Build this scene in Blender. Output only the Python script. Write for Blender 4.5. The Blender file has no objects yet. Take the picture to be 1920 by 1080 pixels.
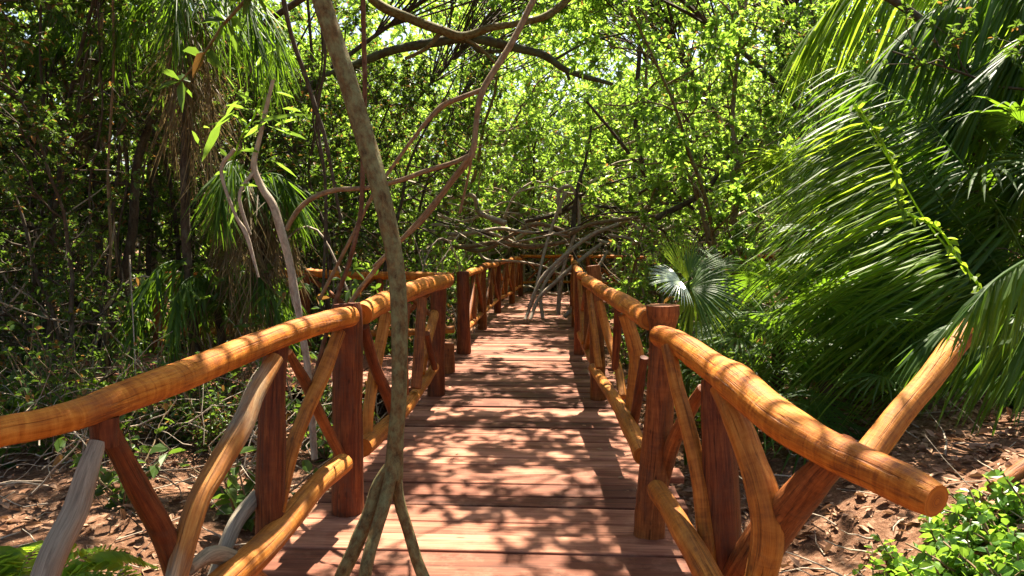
import bpy, math, random
import numpy as np
from mathutils import Vector, Matrix
R = math.radians
SC = bpy.context.scene
COL = SC.collection

# ------------------------------------------------------------------ camera, world, sun, exposure
FPX = 1250.0                         # focal length in pixels of the 1920 wide photo
EYE = Vector((0, 0, 1.6))
YAW, PITCH = R(2.75), R(-4.12)
cam_d = bpy.data.cameras.new('camera'); cam_d.sensor_width = 36; cam_d.lens = 36*FPX/1920
cam_d.clip_start = 0.05; cam_d.clip_end = 2000
cam = bpy.data.objects.new('camera', cam_d); COL.objects.link(cam); SC.camera = cam
cam.location = EYE
cam.rotation_euler = (R(90)+PITCH, 0, YAW)
CR = cam.rotation_euler.to_matrix()

SUN_EL, SUN_AZ = R(63), R(10)        # azimuth measured from +Y towards +X
world = bpy.data.worlds.new('World'); SC.world = world; world.use_nodes = True
wn = world.node_tree; wn.nodes.clear()
sky = wn.nodes.new('ShaderNodeTexSky'); sky.sky_type = 'NISHITA'; sky.sun_disc = False
sky.sun_elevation = SUN_EL; sky.sun_rotation = SUN_AZ; sky.air_density = 1.2; sky.dust_density = 3.0; sky.ozone_density = 0.8
bgn = wn.nodes.new('ShaderNodeBackground'); bgn.inputs[1].default_value = 0.052
wo = wn.nodes.new('ShaderNodeOutputWorld')
wn.links.new(sky.outputs[0], bgn.inputs[0]); wn.links.new(bgn.outputs[0], wo.inputs[0])
sl = bpy.data.lights.new('sun', 'SUN'); sl.energy = 5.0; sl.angle = R(0.5); sl.color = (1.0, 0.90, 0.74)
so = bpy.data.objects.new('sun', sl); COL.objects.link(so)
sdir = Vector((math.sin(SUN_AZ)*math.cos(SUN_EL), math.cos(SUN_AZ)*math.cos(SUN_EL), math.sin(SUN_EL)))
so.rotation_euler = sdir.to_track_quat('Z', 'Y').to_euler()
SC.view_settings.view_transform = 'Standard'; SC.view_settings.look = 'None'
SC.view_settings.gamma = 1; SC.view_settings.use_curve_mapping = False
SC.view_settings.exposure = 2.3
SC.render.engine = 'CYCLES'
cy = SC.cycles
cy.use_denoising = True
cy.max_bounces = 7; cy.diffuse_bounces = 4; cy.glossy_bounces = 2; cy.transmission_bounces = 4; cy.transparent_max_bounces = 8
cy.sample_clamp_indirect = 6.0; cy.caustics_reflective = False; cy.caustics_refractive = False
cy.use_adaptive_sampling = True; cy.adaptive_threshold = 0.02

# ------------------------------------------------------------------ geometry helpers
def ray(px, py):
    v = CR @ Vector(((px-960)/FPX, -(py-540)/FPX, -1.0)); return v
def W(px, py, d):                     # the point on the sight line at distance d along the path (world Y)
    v = ray(px, py); return np.array(EYE + v*(d/v.y))
def G(px, py, z=0.0):
    v = ray(px, py); return np.array(EYE + v*((z-EYE.z)/v.z))
def nrm(a):
    a = np.asarray(a, float); return a/np.maximum(np.linalg.norm(a, axis=-1, keepdims=True), 1e-9)

class MB:
    """collects vertices and faces; build() links them as one mesh object"""
    def __init__(s): s.V=[]; s.Q=[]; s.T=[]; s.A=[]; s.n=0
    def add(s, v, quads=None, tris=None, att=None):
        v = np.asarray(v, float).reshape(-1,3)
        if quads is not None and len(quads): s.Q.append(np.asarray(quads, np.int64).reshape(-1,4)+s.n)
        if tris is not None and len(tris): s.T.append(np.asarray(tris, np.int64).reshape(-1,3)+s.n)
        s.V.append(v); s.A.append(v if att is None else np.asarray(att, float).reshape(-1,3)); s.n += len(v)
    def mesh(s, name, mat, smooth=True):
        me = bpy.data.meshes.new(name)
        V = np.concatenate(s.V); A = np.concatenate(s.A)
        Q = np.concatenate(s.Q) if s.Q else np.zeros((0,4), np.int64)
        T = np.concatenate(s.T) if s.T else np.zeros((0,3), np.int64)
        me.vertices.add(len(V)); me.vertices.foreach_set('co', V.astype(np.float32).ravel())
        nl = len(Q)*4+len(T)*3
        me.loops.add(nl); me.loops.foreach_set('vertex_index', np.concatenate([Q.ravel(), T.ravel()]).astype(np.int32))
        me.polygons.add(len(Q)+len(T))
        st = np.concatenate([np.arange(len(Q))*4, len(Q)*4+np.arange(len(T))*3]).astype(np.int32)
        me.polygons.foreach_set('loop_start', st)
        me.polygons.foreach_set('use_smooth', np.full(len(Q)+len(T), smooth))
        at = me.attributes.new('grain', 'FLOAT_VECTOR', 'POINT'); at.data.foreach_set('vector', A.astype(np.float32).ravel())
        me.update(calc_edges=True); me.validate()
        if mat: me.materials.append(mat)
        return me
    def build(s, name, mat, parent=None, smooth=True):
        o = bpy.data.objects.new(name, s.mesh(name, mat, smooth)); COL.objects.link(o)
        if parent is not None: o.parent = parent
        return o

def tag(o, label=None, cat=None, group=None, kind=None):
    if label: o['label'] = label
    if cat: o['category'] = cat
    if group: o['group'] = group
    if kind: o['kind'] = kind
    return o
def empty(name, label, cat, group=None, loc=(0,0,0), rz=0.0):
    o = bpy.data.objects.new(name, None); COL.objects.link(o); o.location = loc; o.rotation_euler = (0,0,rz)
    o.empty_display_size = 0.2
    return tag(o, label, cat, group)
def copy_thing(root, loc, rz, scale, label, group=None):
    r = root.copy(); COL.objects.link(r); r.location = loc; r.rotation_euler = (0,0,rz); r.scale = (scale,)*3
    r['label'] = label
    if group: r['group'] = group
    for ch in list(root.children):
        c = ch.copy(); COL.objects.link(c); c.parent = r
        for g in list(ch.children):
            d = g.copy(); COL.objects.link(d); d.parent = c
    return r

def spline(pts, vals, step):
    P = np.asarray(pts, float); n = len(P); v = np.asarray(vals, float)
    if n == 2:
        L = np.linalg.norm(P[1]-P[0]); k = max(2, int(L/step)+1); t = np.linspace(0,1,k)[:,None]
        return P[0]*(1-t)+P[1]*t, v[0]*(1-t[:,0])+v[1]*t[:,0]
    PP = np.vstack([2*P[0]-P[1], P, 2*P[-1]-P[-2]]); vv = np.concatenate([[v[0]], v, [v[-1]]])
    out=[]; ov=[]
    for i in range(n-1):
        p0,p1,p2,p3 = PP[i:i+4]; L = np.linalg.norm(p2-p1); k = max(2, int(L/step)+1)
        t = np.linspace(0,1,k, endpoint=(i==n-2))[:,None]
        out.append(0.5*((2*p1)+(p2-p0)*t+(2*p0-5*p1+4*p2-p3)*t**2+(3*p1-p0-3*p2+p3)*t**3))
        s = t[:,0]; s = s*s*(3-2*s); ov.append(vv[i+1]*(1-s)+vv[i+2]*s)
    return np.vstack(out), np.concatenate(ov)

def tube(mb, pts, rad, sides=6, bump=0.0, rng=None, caps=True, seed_off=0.0, square=0.0, flare=0.0):
    P = np.asarray(pts, float); rad = np.asarray(rad, float); n = len(P)
    T = nrm(np.gradient(P, axis=0))
    ax = np.abs(P[-1]-P[0]); ref = np.eye(3)[int(np.argmin(ax))]
    N = nrm(np.cross(T, ref)); B = np.cross(T, N)
    th = np.linspace(0, 2*np.pi, sides, endpoint=False)
    s = np.concatenate([[0], np.cumsum(np.linalg.norm(np.diff(P, axis=0), axis=1))])
    rr = np.repeat(rad[:,None], sides, 1)
    if bump and rng is not None:
        for k in range(7):
            f = rng.uniform(2, 16); m = rng.integers(0,4); a = rng.uniform(.2,1)*bump/(1+f*.08)
            rr = rr*(1+a*np.sin(s[:,None]*f+th[None]*m+rng.uniform(0,6.28)))
        L = s[-1]
        for k in range(int(L*4)+1):
            s0 = rng.uniform(0, L); t0 = rng.uniform(0, 6.28); a = rng.uniform(.5,1.6)*bump; w = rng.uniform(.015,.05)
            dth = np.angle(np.exp(1j*(th-t0)))
            rr = rr*(1+a*np.exp(-((s[:,None]-s0)/w)**2-(dth[None]/.55)**2))
    if square:
        rr = rr*(1+square*(np.abs(np.cos(2*th))**2)[None])
    cs, sn = np.cos(th), np.sin(th)
    V = P[:,None,:]+rr[...,None]*(cs[None,:,None]*N[:,None,:]+sn[None,:,None]*B[:,None,:])
    A = np.stack([rr*cs[None]+seed_off, rr*sn[None]+seed_off*.7, np.repeat((s+seed_off*3)[:,None], sides, 1)], -1)
    i = np.arange(n-1)[:,None]*sides; j = np.arange(sides)[None]; j2 = (j+1)%sides
    Q = np.stack([i+j, i+j2, i+sides+j2, i+sides+j], -1).reshape(-1,4)
    V = V.reshape(-1,3); A = A.reshape(-1,3)
    tr = None
    if caps:
        c0, c1 = len(V), len(V)+1
        V = np.vstack([V, P[0]-T[0]*rad[0]*.06, P[-1]+T[-1]*rad[-1]*.06, V[:sides], V[(n-1)*sides:n*sides]])
        A = np.vstack([A, [seed_off, seed_off*.7, s[0]+seed_off*3], [seed_off, seed_off*.7, s[-1]+seed_off*3], np.tile([seed_off,seed_off*.7,s[0]+seed_off*3+rad[0]*2.2], (sides,1)), np.tile([seed_off,seed_off*.7,s[-1]+seed_off*3+rad[-1]*2.2], (sides,1))])
        jj = np.arange(sides); k2 = (jj+1)%sides; b0 = c0+2; b1 = b0+sides
        tr = np.vstack([np.stack([np.full(sides,c0), b0+k2, b0+jj], -1), np.stack([np.full(sides,c1), b1+jj, b1+k2], -1)])
    mb.add(V, Q, tr, A)

# ------------------------------------------------------------------ materials
def nt(name):
    m = bpy.data.materials.new(name); m.use_nodes = True; t = m.node_tree; t.nodes.clear()
    return m, t, t.nodes, t.links
def ramp(N, stops):
    r = N.new('ShaderNodeValToRGB'); e = r.color_ramp.elements
    while len(e) < len(stops): e.new(0.5)
    for el, (p, c) in zip(e, stops): el.position = p; el.color = (*c, 1)
    return r
def mathn(N, L, op, a, b=None, c=None):
    m = N.new('ShaderNodeMath'); m.operation = op
    for i, x in enumerate((a, b, c)):
        if x is None: continue
        if isinstance(x, (int, float)): m.inputs[i].default_value = x
        else: L.new(x, m.inputs[i])
    return m.outputs[0]
def mix(N, L, f, a, b, mode='MIX'):
    m = N.new('ShaderNodeMix'); m.data_type = 'RGBA'; m.blend_type = mode
    for s, x in ((m.inputs[0], f), (m.inputs[6], a), (m.inputs[7], b)):
        if isinstance(x, (int, float)): s.default_value = x
        elif isinstance(x, tuple): s.default_value = (*x, 1)
        else: L.new(x, s)
    return m.outputs[2]
def noise(N, L, vec, scale, detail=4, rough=.6, dist=0.0):
    n = N.new('ShaderNodeTexNoise'); n.inputs['Scale'].default_value = scale; n.inputs['Detail'].default_value = detail
    n.inputs['Roughness'].default_value = rough; n.inputs['Distortion'].default_value = dist
    if vec is not None: L.new(vec, n.inputs['Vector'])
    return n.outputs['Fac']
def mapping(N, L, vec, sc):
    m = N.new('ShaderNodeMapping'); m.inputs['Scale'].default_value = sc; L.new(vec, m.inputs['Vector']); return m.outputs[0]
def grain_vec(N):
    a = N.new('ShaderNodeAttribute'); a.attribute_name = 'grain'; return a.outputs['Vector']

def log_mat(name, dark, mid, light, rings=0.3, rough=.42, spots=.5, gray=0.0, graycol=(.30,.28,.25)):
    m, t, N, L = nt(name)
    g = grain_vec(N)
    streak = noise(N, L, mapping(N, L, g, (62,62,3.4)), 1.0, 8, .74, .9)
    broad = noise(N, L, mapping(N, L, g, (9,9,2.2)), 1.0, 3, .6, .8)
    ringn = noise(N, L, mapping(N, L, g, (5,5,34)), 1.0, 4, .6, .9)
    f = mathn(N, L, 'ADD', mathn(N, L, 'MULTIPLY', streak, .62), mathn(N, L, 'MULTIPLY', broad, .38))
    f = mathn(N, L, 'ADD', f, mathn(N, L, 'MULTIPLY', mathn(N, L, 'SUBTRACT', ringn, .5), rings))
    r = ramp(N, [(.36, dark), (.49, mid), (.63, light)]); L.new(f, r.inputs[0])
    vo = N.new('ShaderNodeTexVoronoi'); vo.inputs['Scale'].default_value = 1.0; L.new(mapping(N, L, g, (16,16,7)), vo.inputs['Vector'])
    sp = ramp(N, [(.06, (1,1,1)), (.16, (0,0,0))]); L.new(vo.outputs['Distance'], sp.inputs[0])
    c = mix(N, L, mathn(N, L, 'MULTIPLY', sp.outputs[0], spots), r.outputs[0], tuple(x*.32 for x in dark))
    crk = noise(N, L, mapping(N, L, g, (95,95,2.0)), 1.0, 3, .5, .3)
    cr = ramp(N, [(.33, (1,1,1)), (.40, (0,0,0))]); L.new(crk, cr.inputs[0])
    c = mix(N, L, mathn(N, L, 'MULTIPLY', cr.outputs[0], .55), c, tuple(x*.4 for x in dark))
    dn = ramp(N, [(.50, (0,0,0)), (.66, (1,1,1))]); L.new(noise(N, L, mapping(N, L, g, (7,7,3.0)), 1.0, 7, .72, 1.2), dn.inputs[0])
    c = mix(N, L, mathn(N, L, 'MULTIPLY', dn.outputs[0], .55), c, tuple(.55*dark[i]+.06*(1,.6,.35)[i] for i in range(3)))
    if gray:
        gn = ramp(N, [(.5-gray*.35, (0,0,0)), (.62-gray*.3, (1,1,1))]); L.new(noise(N, L, mapping(N, L, g, (4,4,1.6)), 1.0, 4, .6), gn.inputs[0])
        c = mix(N, L, gn.outputs[0], c, mix(N, L, mathn(N, L, 'MULTIPLY_ADD', streak, 2.6, -.8), tuple(x*.3 for x in graycol), tuple(min(1,x*1.35) for x in graycol)))
    b = N.new('ShaderNodeBsdfPrincipled'); L.new(c, b.inputs['Base Color'])
    rr = mathn(N, L, 'ADD', mathn(N, L, 'MULTIPLY', broad, .35), rough); L.new(rr, b.inputs['Roughness'])
    b.inputs['Specular IOR Level'].default_value = .22
    h = mathn(N, L, 'ADD', mathn(N, L, 'MULTIPLY', streak, .5), mathn(N, L, 'MULTIPLY', ringn, rings*1.2))
    h = mathn(N, L, 'SUBTRACT', h, mathn(N, L, 'MULTIPLY', cr.outputs[0], .4))
    bu = N.new('ShaderNodeBump'); bu.inputs['Strength'].default_value = .8; bu.inputs['Distance'].default_value = .009
    L.new(h, bu.inputs['Height']); L.new(bu.outputs[0], b.inputs['Normal'])
    o = N.new('ShaderNodeOutputMaterial'); L.new(b.outputs[0], o.inputs[0]); return m

def bark_mat(name, a, b_, lich=(.20,.24,.14), amount=.5, scale=30):
    m, t, N, L = nt(name)
    g = grain_vec(N)
    n1 = noise(N, L, mapping(N, L, g, (1,1,.45)), scale, 6, .65, .4)
    n2 = noise(N, L, mapping(N, L, g, (1,1,.7)), scale*.45, 7, .75)
    r = ramp(N, [(.3, a), (.7, b_)]); L.new(n1, r.inputs[0])
    lr = ramp(N, [(.55-amount*.2, (0,0,0)), (.62, (1,1,1))]); L.new(n2, lr.inputs[0])
    c = mix(N, L, mathn(N, L, 'MULTIPLY', lr.outputs[0], amount), r.outputs[0], lich)
    b = N.new('ShaderNodeBsdfPrincipled'); L.new(c, b.inputs['Base Color']); b.inputs['Roughness'].default_value = .85
    b.inputs['Specular IOR Level'].default_value = .2
    bu = N.new('ShaderNodeBump'); bu.inputs['Strength'].default_value = .7; bu.inputs['Distance'].default_value = .008
    L.new(n1, bu.inputs['Height']); L.new(bu.outputs[0], b.inputs['Normal'])
    o = N.new('ShaderNodeOutputMaterial'); L.new(b.outputs[0], o.inputs[0]); return m

def leaf_mat(name, dark, light, trans, tw=.45, rough=.4, spec=.5, patch=.35, brown=0.0):
    """thin leaf: gloss + diffuse on top, light coming through it; hue differs leaf by leaf and spray by spray"""
    m, t, N, L = nt(name)
    ge = N.new('ShaderNodeNewGeometry'); oi = N.new('ShaderNodeObjectInfo')
    n = noise(N, L, mapping(N, L, ge.outputs['Position'], (1.1,1.1,1.1)), 1.0, 3, .6)
    f = mathn(N, L, 'ADD', mathn(N, L, 'MULTIPLY', ge.outputs['Random Per Island'], .62), mathn(N, L, 'MULTIPLY', mathn(N, L, 'SUBTRACT', n, .3), patch*2))
    f = mathn(N, L, 'ADD', f, mathn(N, L, 'MULTIPLY', mathn(N, L, 'SUBTRACT', oi.outputs['Random'], .5), .2))
    r = ramp(N, [(.05, dark), (.85, light)]); L.new(f, r.inputs[0])
    c = r.outputs[0]
    tc = mix(N, L, f, tuple(x*.65 for x in trans), trans)
    if brown:
        br = mathn(N, L, 'GREATER_THAN', mathn(N, L, 'FRACT', mathn(N, L, 'MULTIPLY', ge.outputs['Random Per Island'], 37.0)), 1-brown)
        c = mix(N, L, br, c, (.22,.11,.03)); tc = mix(N, L, br, tc, (.35,.18,.04))
    b = N.new('ShaderNodeBsdfPrincipled'); L.new(c, b.inputs['Base Color']); b.inputs['Roughness'].default_value = rough
    b.inputs['Specular IOR Level'].default_value = spec
    tr = N.new('ShaderNodeBsdfTranslucent'); L.new(tc, tr.inputs[0])
    ms = N.new('ShaderNodeMixShader'); ms.inputs[0].default_value = tw
    L.new(b.outputs[0], ms.inputs[1]); L.new(tr.outputs[0], ms.inputs[2])
    o = N.new('ShaderNodeOutputMaterial'); L.new(ms.outputs[0], o.inputs[0]); return m

def plank_mat():
    m, t, N, L = nt('reddish_plank')
    g = grain_vec(N); ge = N.new('ShaderNodeNewGeometry')
    rnd = ge.outputs['Random Per Island']
    streak = noise(N, L, mapping(N, L, g, (2.2,45,45)), 1.0, 6, .65, .5)
    broad = noise(N, L, mapping(N, L, g, (1.4,5,5)), 1.0, 4, .6, .6)
    f = mathn(N, L, 'ADD', mathn(N, L, 'MULTIPLY', streak, .55), mathn(N, L, 'MULTIPLY', broad, .45))
    f = mathn(N, L, 'ADD', f, mathn(N, L, 'MULTIPLY', mathn(N, L, 'SUBTRACT', rnd, .5), .26))
    r = ramp(N, [(.28, (.045,.014,.007)), (.5, (.165,.058,.032)), (.73, (.44,.205,.125))]); L.new(f, r.inputs[0])
    dust = ramp(N, [(.5, (0,0,0)), (.72, (1,1,1))]); L.new(noise(N, L, ge.outputs['Position'], 3.5, 6, .7), dust.inputs[0])
    c = mix(N, L, mathn(N, L, 'MULTIPLY', dust.outputs[0], .38), r.outputs[0], (.42,.23,.15))
    vo = N.new('ShaderNodeTexVoronoi'); vo.inputs['Scale'].default_value = 1.0; L.new(mapping(N, L, g, (3.3,9,9)), vo.inputs['Vector'])
    sp = ramp(N, [(.05, (1,1,1)), (.12, (0,0,0))]); L.new(vo.outputs['Distance'], sp.inputs[0])
    c = mix(N, L, mathn(N, L, 'MULTIPLY', sp.outputs[0], .6), c, (.05,.018,.01))
    b = N.new('ShaderNodeBsdfPrincipled'); L.new(c, b.inputs['Base Color'])
    L.new(mathn(N, L, 'ADD', mathn(N, L, 'MULTIPLY', streak, .35), .5), b.inputs['Roughness']); b.inputs['Specular IOR Level'].default_value = .15
    bu = N.new('ShaderNodeBump'); bu.inputs['Strength'].default_value = .5; bu.inputs['Distance'].default_value = .005
    L.new(streak, bu.inputs['Height']); L.new(bu.outputs[0], b.inputs['Normal'])
    o = N.new('ShaderNodeOutputMaterial'); L.new(b.outputs[0], o.inputs[0]); return m

def soil_mat():
    m, t, N, L = nt('leafy_soil')
    ge = N.new('ShaderNodeNewGeometry'); p = ge.outputs['Position']
    a = noise(N, L, p, 2.5, 6, .7); b2 = noise(N, L, p, 28, 6, .75); b3 = noise(N, L, p, 9, 5, .7, 1.5)
    f = mathn(N, L, 'ADD', mathn(N, L, 'MULTIPLY', a, .4), mathn(N, L, 'MULTIPLY', b2, .6))
    r = ramp(N, [(.34, (.055,.026,.014)), (.5, (.17,.085,.048)), (.64, (.36,.22,.14))]); L.new(f, r.inputs[0])
    b = N.new('ShaderNodeBsdfPrincipled'); L.new(r.outputs[0], b.inputs['Base Color']); b.inputs['Roughness'].default_value = .95
    b.inputs['Specular IOR Level'].default_value = .1
    bu = N.new('ShaderNodeBump'); bu.inputs['Strength'].default_value = .9; bu.inputs['Distance'].default_value = .03
    L.new(mathn(N, L, 'ADD', b2, b3), bu.inputs['Height']); L.new(bu.outputs[0], b.inputs['Normal'])
    o = N.new('ShaderNodeOutputMaterial'); L.new(b.outputs[0], o.inputs[0]); return m

TAN = log_mat('peeled_orange_log', (.19,.045,.004), (.42,.125,.010), (.60,.23,.030), .45, .46, .6)
OCH = log_mat('peeled_ochre_log', (.17,.048,.007), (.37,.125,.016), (.52,.22,.04), .25, .44, .55)
RED = log_mat('red_stained_log', (.045,.011,.004), (.125,.030,.008), (.23,.070,.018), .1, .42, .6)
RDB = log_mat('red_brown_log', (.07,.018,.005), (.19,.055,.012), (.34,.12,.03), .2, .42, .6)
GRY = log_mat('weathered_grey_log', (.07,.035,.014), (.24,.12,.05), (.40,.25,.12), .1, .65, .3, .55, (.28,.235,.17))
TGR = log_mat('half_weathered_log', (.16,.05,.010), (.34,.13,.025), (.48,.24,.06), .1, .55, .4, .12, (.32,.25,.16))
PLANK = plank_mat(); SOIL = soil_mat()
BARK_OLIVE = bark_mat('mossy_olive_bark', (.038,.022,.008), (.17,.105,.036), (.19,.21,.095), .7, 52)
BARK_DARK = bark_mat('dark_bark', (.022,.015,.010), (.10,.07,.045), (.16,.16,.12), .35, 26)
BARK_PALE = bark_mat('pale_grey_bark', (.17,.12,.08), (.46,.38,.29), (.38,.38,.28), .4, 30)
BARK_BROWN = bark_mat('red_brown_liana_bark', (.035,.018,.010), (.15,.075,.040), (.25,.18,.11), .35, 34)
BARK_TAN = bark_mat('tan_branch_bark', (.085,.052,.026), (.27,.185,.10), (.32,.30,.20), .3, 34)
BARK_MOSS = bark_mat('mossy_dark_limb_bark', (.02,.017,.010), (.09,.07,.04), (.10,.15,.07), .7, 22)
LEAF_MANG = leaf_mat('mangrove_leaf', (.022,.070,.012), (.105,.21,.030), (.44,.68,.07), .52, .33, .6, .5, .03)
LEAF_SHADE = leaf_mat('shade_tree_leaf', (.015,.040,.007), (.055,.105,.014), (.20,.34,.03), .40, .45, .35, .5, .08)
LEAF_BROAD = leaf_mat('broad_glossy_leaf', (.030,.09,.012), (.11,.22,.025), (.40,.66,.06), .46, .36, .45, .4)
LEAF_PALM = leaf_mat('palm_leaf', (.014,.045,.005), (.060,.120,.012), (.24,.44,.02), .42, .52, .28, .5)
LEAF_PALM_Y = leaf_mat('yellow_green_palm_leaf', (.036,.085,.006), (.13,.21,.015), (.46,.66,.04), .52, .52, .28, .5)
LEAF_GLINT = leaf_mat('glint_painted_fan_leaf', (.38,.48,.34), (.60,.68,.52), (.35,.50,.20), .25, .22, .9, .2)  # sun glint on the fan leaf painted in as a whitish base colour
LEAF_DRY = leaf_mat('dry_palm_leaf', (.055,.040,.016), (.24,.17,.08), (.24,.17,.07), .3, .6, .25, .5)
LEAF_LITTER = leaf_mat('fallen_leaf', (.12,.05,.024), (.52,.33,.21), (.30,.16,.07), .15, .7, .15, .2)
FIBRE = leaf_mat('palm_fibre', (.03,.02,.012), (.12,.08,.045), (.1,.06,.03), .1, .8, .1, .3)

# ------------------------------------------------------------------ the ground
def ground_z(x, y):
    x = np.asarray(x, float); y = np.asarray(y, float)
    z = -0.42 + .07*np.sin(x*.9+1.3)*np.cos(y*.7) + .04*np.sin(x*2.3+y*1.9) + .03*np.sin(x*4.1-y*3.3+.6)
    rb = 1/(1+np.exp(-(x-1.75)*3.0)); near = 1/(1+np.exp((y-7.0)*.8))
    z = z + rb*near*(.46+.24*np.clip(x-2.0,0,4))
    lb = 1/(1+np.exp((x+2.6)*2.0)); z = z + lb*.18/(1+np.exp((y-7.5)*.8))
    return z
def axis(a, b, fine, lo, hi, outer):
    return np.unique(np.concatenate([np.arange(a, b, fine), np.linspace(lo, a, outer)**1.0, np.linspace(b, hi, outer)]))
gx = axis(-9, 9, .14, -90, 90, 30); gy = axis(-1, 16, .14, -30, 160, 40)
X, Y = np.meshgrid(gx, gy); rg = np.random.default_rng(5)
Z = ground_z(X, Y) + rg.normal(0, .010, X.shape)
mb = MB(); ny, nx = X.shape
i = np.arange(ny-1)[:,None]*nx; j = np.arange(nx-1)[None]
mb.add(np.stack([X,Y,Z], -1), np.stack([i+j, i+j+1, i+nx+j+1, i+nx+j], -1))
tag(mb.build('ground', SOIL), 'reddish brown soil under the leaf litter beside the boardwalk', kind='structure')

# ------------------------------------------------------------------ the boardwalk deck: separate planks across, one sheet of them
def edge_l(y): return np.interp(y, [0, 3.0, 4.2, 6.6, 9, 15, 20], [-1.40, -1.40, -1.33, -1.25, -1.25, -1.18, -.95])
def edge_r(y): return np.interp(y, [0, 3.0, 4.2, 7, 12, 20], [.80, .80, .80, .78, .76, .80])
def plank(mb, x0, x1, y0, y1, z, rng, skew=0.0, axis_x=True, th=.045):
    n = 9; xs = np.linspace(x0, x1, n); b = .004; V = []; A = []
    o = rng.uniform(0, 60, 3)
    tilt = rng.normal(0, .0016); sag = rng.normal(0, .0025)
    for k, x in enumerate(xs):
        w0 = y0+rng.normal(0, .0012)+skew*(x-x0); w1 = y1+rng.normal(0, .0012)+skew*(x-x0)
        zz = z+sag*math.sin(math.pi*k/(n-1))
        prof = [(w0, zz-th), (w0, zz-b-tilt), (w0+b, zz-tilt), (w1-b, zz+tilt), (w1, zz-b+tilt), (w1, zz-th)]
        for (yy, zz2) in prof:
            p = (x, yy, zz2) if axis_x else (yy, x, zz2)
            V.append(p); A.append((x+o[0], yy+o[1], zz2+o[2]))
    Q = []
    for k in range(n-1):
        for s in range(6):
            s2 = (s+1)%6; q = (k*6+s, k*6+s2, (k+1)*6+s2, (k+1)*6+s); Q.append(q if axis_x else q[::-1])
    e = [(0,1,2,3), (0,3,4,5), ((n-1)*6+3,(n-1)*6+2,(n-1)*6+1,(n-1)*6), ((n-1)*6+5,(n-1)*6+4,(n-1)*6+3,(n-1)*6)]
    mb.add(V, Q+e, None, A)
rng = np.random.default_rng(11)
mb = MB(); y = 0.2
while y < 20.6:
    w = rng.choice([.13,.15,.17,.185,.215]); gap = rng.choice([.010,.014,.018,.024,.032], p=[.15,.2,.25,.22,.18])
    x0 = float(edge_l(y))-rng.uniform(0,.07); x1 = float(edge_r(y))+rng.uniform(0,.07)
    if rng.random() < .12: x1 += rng.uniform(.08,.16)
    plank(mb, x0, x1, y, y+w, rng.normal(0,.004), rng, rng.normal(0,.0035))
    y += w+gap
# side decks: one leaves to the left between the posts, one turns right at the far end
xx = -1.36
while xx > -6.0:
    w = rng.choice([.16,.19,.21]); plank(mb, 7.1, 9.15, xx-w, xx, rng.normal(0,.002)-.004, rng, 0, False); xx -= w+.01
xx = .95
while xx < 8.0:
    w = rng.choice([.16,.19,.21]); plank(mb, 17.3, 19.5, xx, xx+w, rng.normal(0,.002)-.004, rng, 0, False); xx += w+.01
for bx in (-.95, -.25, .5):                 # bearers below
    n0 = MB
    tube(mb, [(bx, .2, -.12), (bx, 10, -.12), (bx, 20.4, -.12)], [.065]*3, 6)
tag(mb.build('boardwalk', PLANK, smooth=False), 'reddish brown plank walkway dappled with sun running ahead to the cross railing', kind='structure')

# ------------------------------------------------------------------ railings
class Railing:
    """all logs of one run of railing; a pixel is turned into a point on the run's own upright plane"""
    def __init__(s, name, label, a, b, group=None, seed=0):
        s.o = empty(name, label, 'railing', group, (a[0], a[1], 0)); s.a = np.array(a, float); s.b = np.array(b, float)
        s.rng = np.random.default_rng(seed)
    def pt(s, px, py, off=0.0):
        v = np.array(ray(px, py)); e = np.array(EYE); d = s.b-s.a; n = np.array([d[1], -d[0]])/np.hypot(*d)
        t = ((s.a+n*off-e[:2])@n)/(v[:2]@n); return e+v*t
    def log(s, part, mat, pts, rad, label=None, sides=14, bump=.045, step=.035, square=0.0):
        P, r = spline(pts, rad, step)
        r = r*(1+.0*r)
        mb = MB(); tube(mb, P-np.array([s.a[0], s.a[1], 0]), r, sides, bump, s.rng, seed_off=s.rng.uniform(0, 40), square=square)
        ob = mb.build(part, mat, s.o)
        if label: ob['label'] = label
        return ob
    def px(s, part, mat, pts, off=0.0, **k):        # pts: (px, py, thickness in px) on the plane, or (px, py, thickness, depth)
        P = []; r = []
        for q in pts:
            p = W(q[0], q[1], q[3]) if len(q) > 3 else s.pt(q[0], q[1], off)
            P.append(p); r.append(q[2]/2/FPX*max(p[1], .8))
        return s.log(part, mat, P, r, **k)
    def post(s, mat, x, y, r, top, z0=-.45, lean=(0,0), flare=0.15, label=None, part='post'):
        pts = [(x,y,z0), (x,y,0.0), (x+lean[0]*.5,y+lean[1]*.5,top*.5), (x+lean[0],y+lean[1],top-.03), (x+lean[0],y+lean[1],top)]
        return s.log(part, mat, pts, [r*(1+flare), r*(1+flare), r, r*1.02, r*.93], label=label, bump=.035, step=.05)
    def stick(s, part, mat, p, q, r, bow=.015, label=None):
        p = np.array(p, float); q = np.array(q, float); m = (p+q)/2+s.rng.normal(0, bow, 3)
        return s.log(part, mat, [p, m, q], [r*.95, r*1.05, r], label=label, sides=10)

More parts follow.
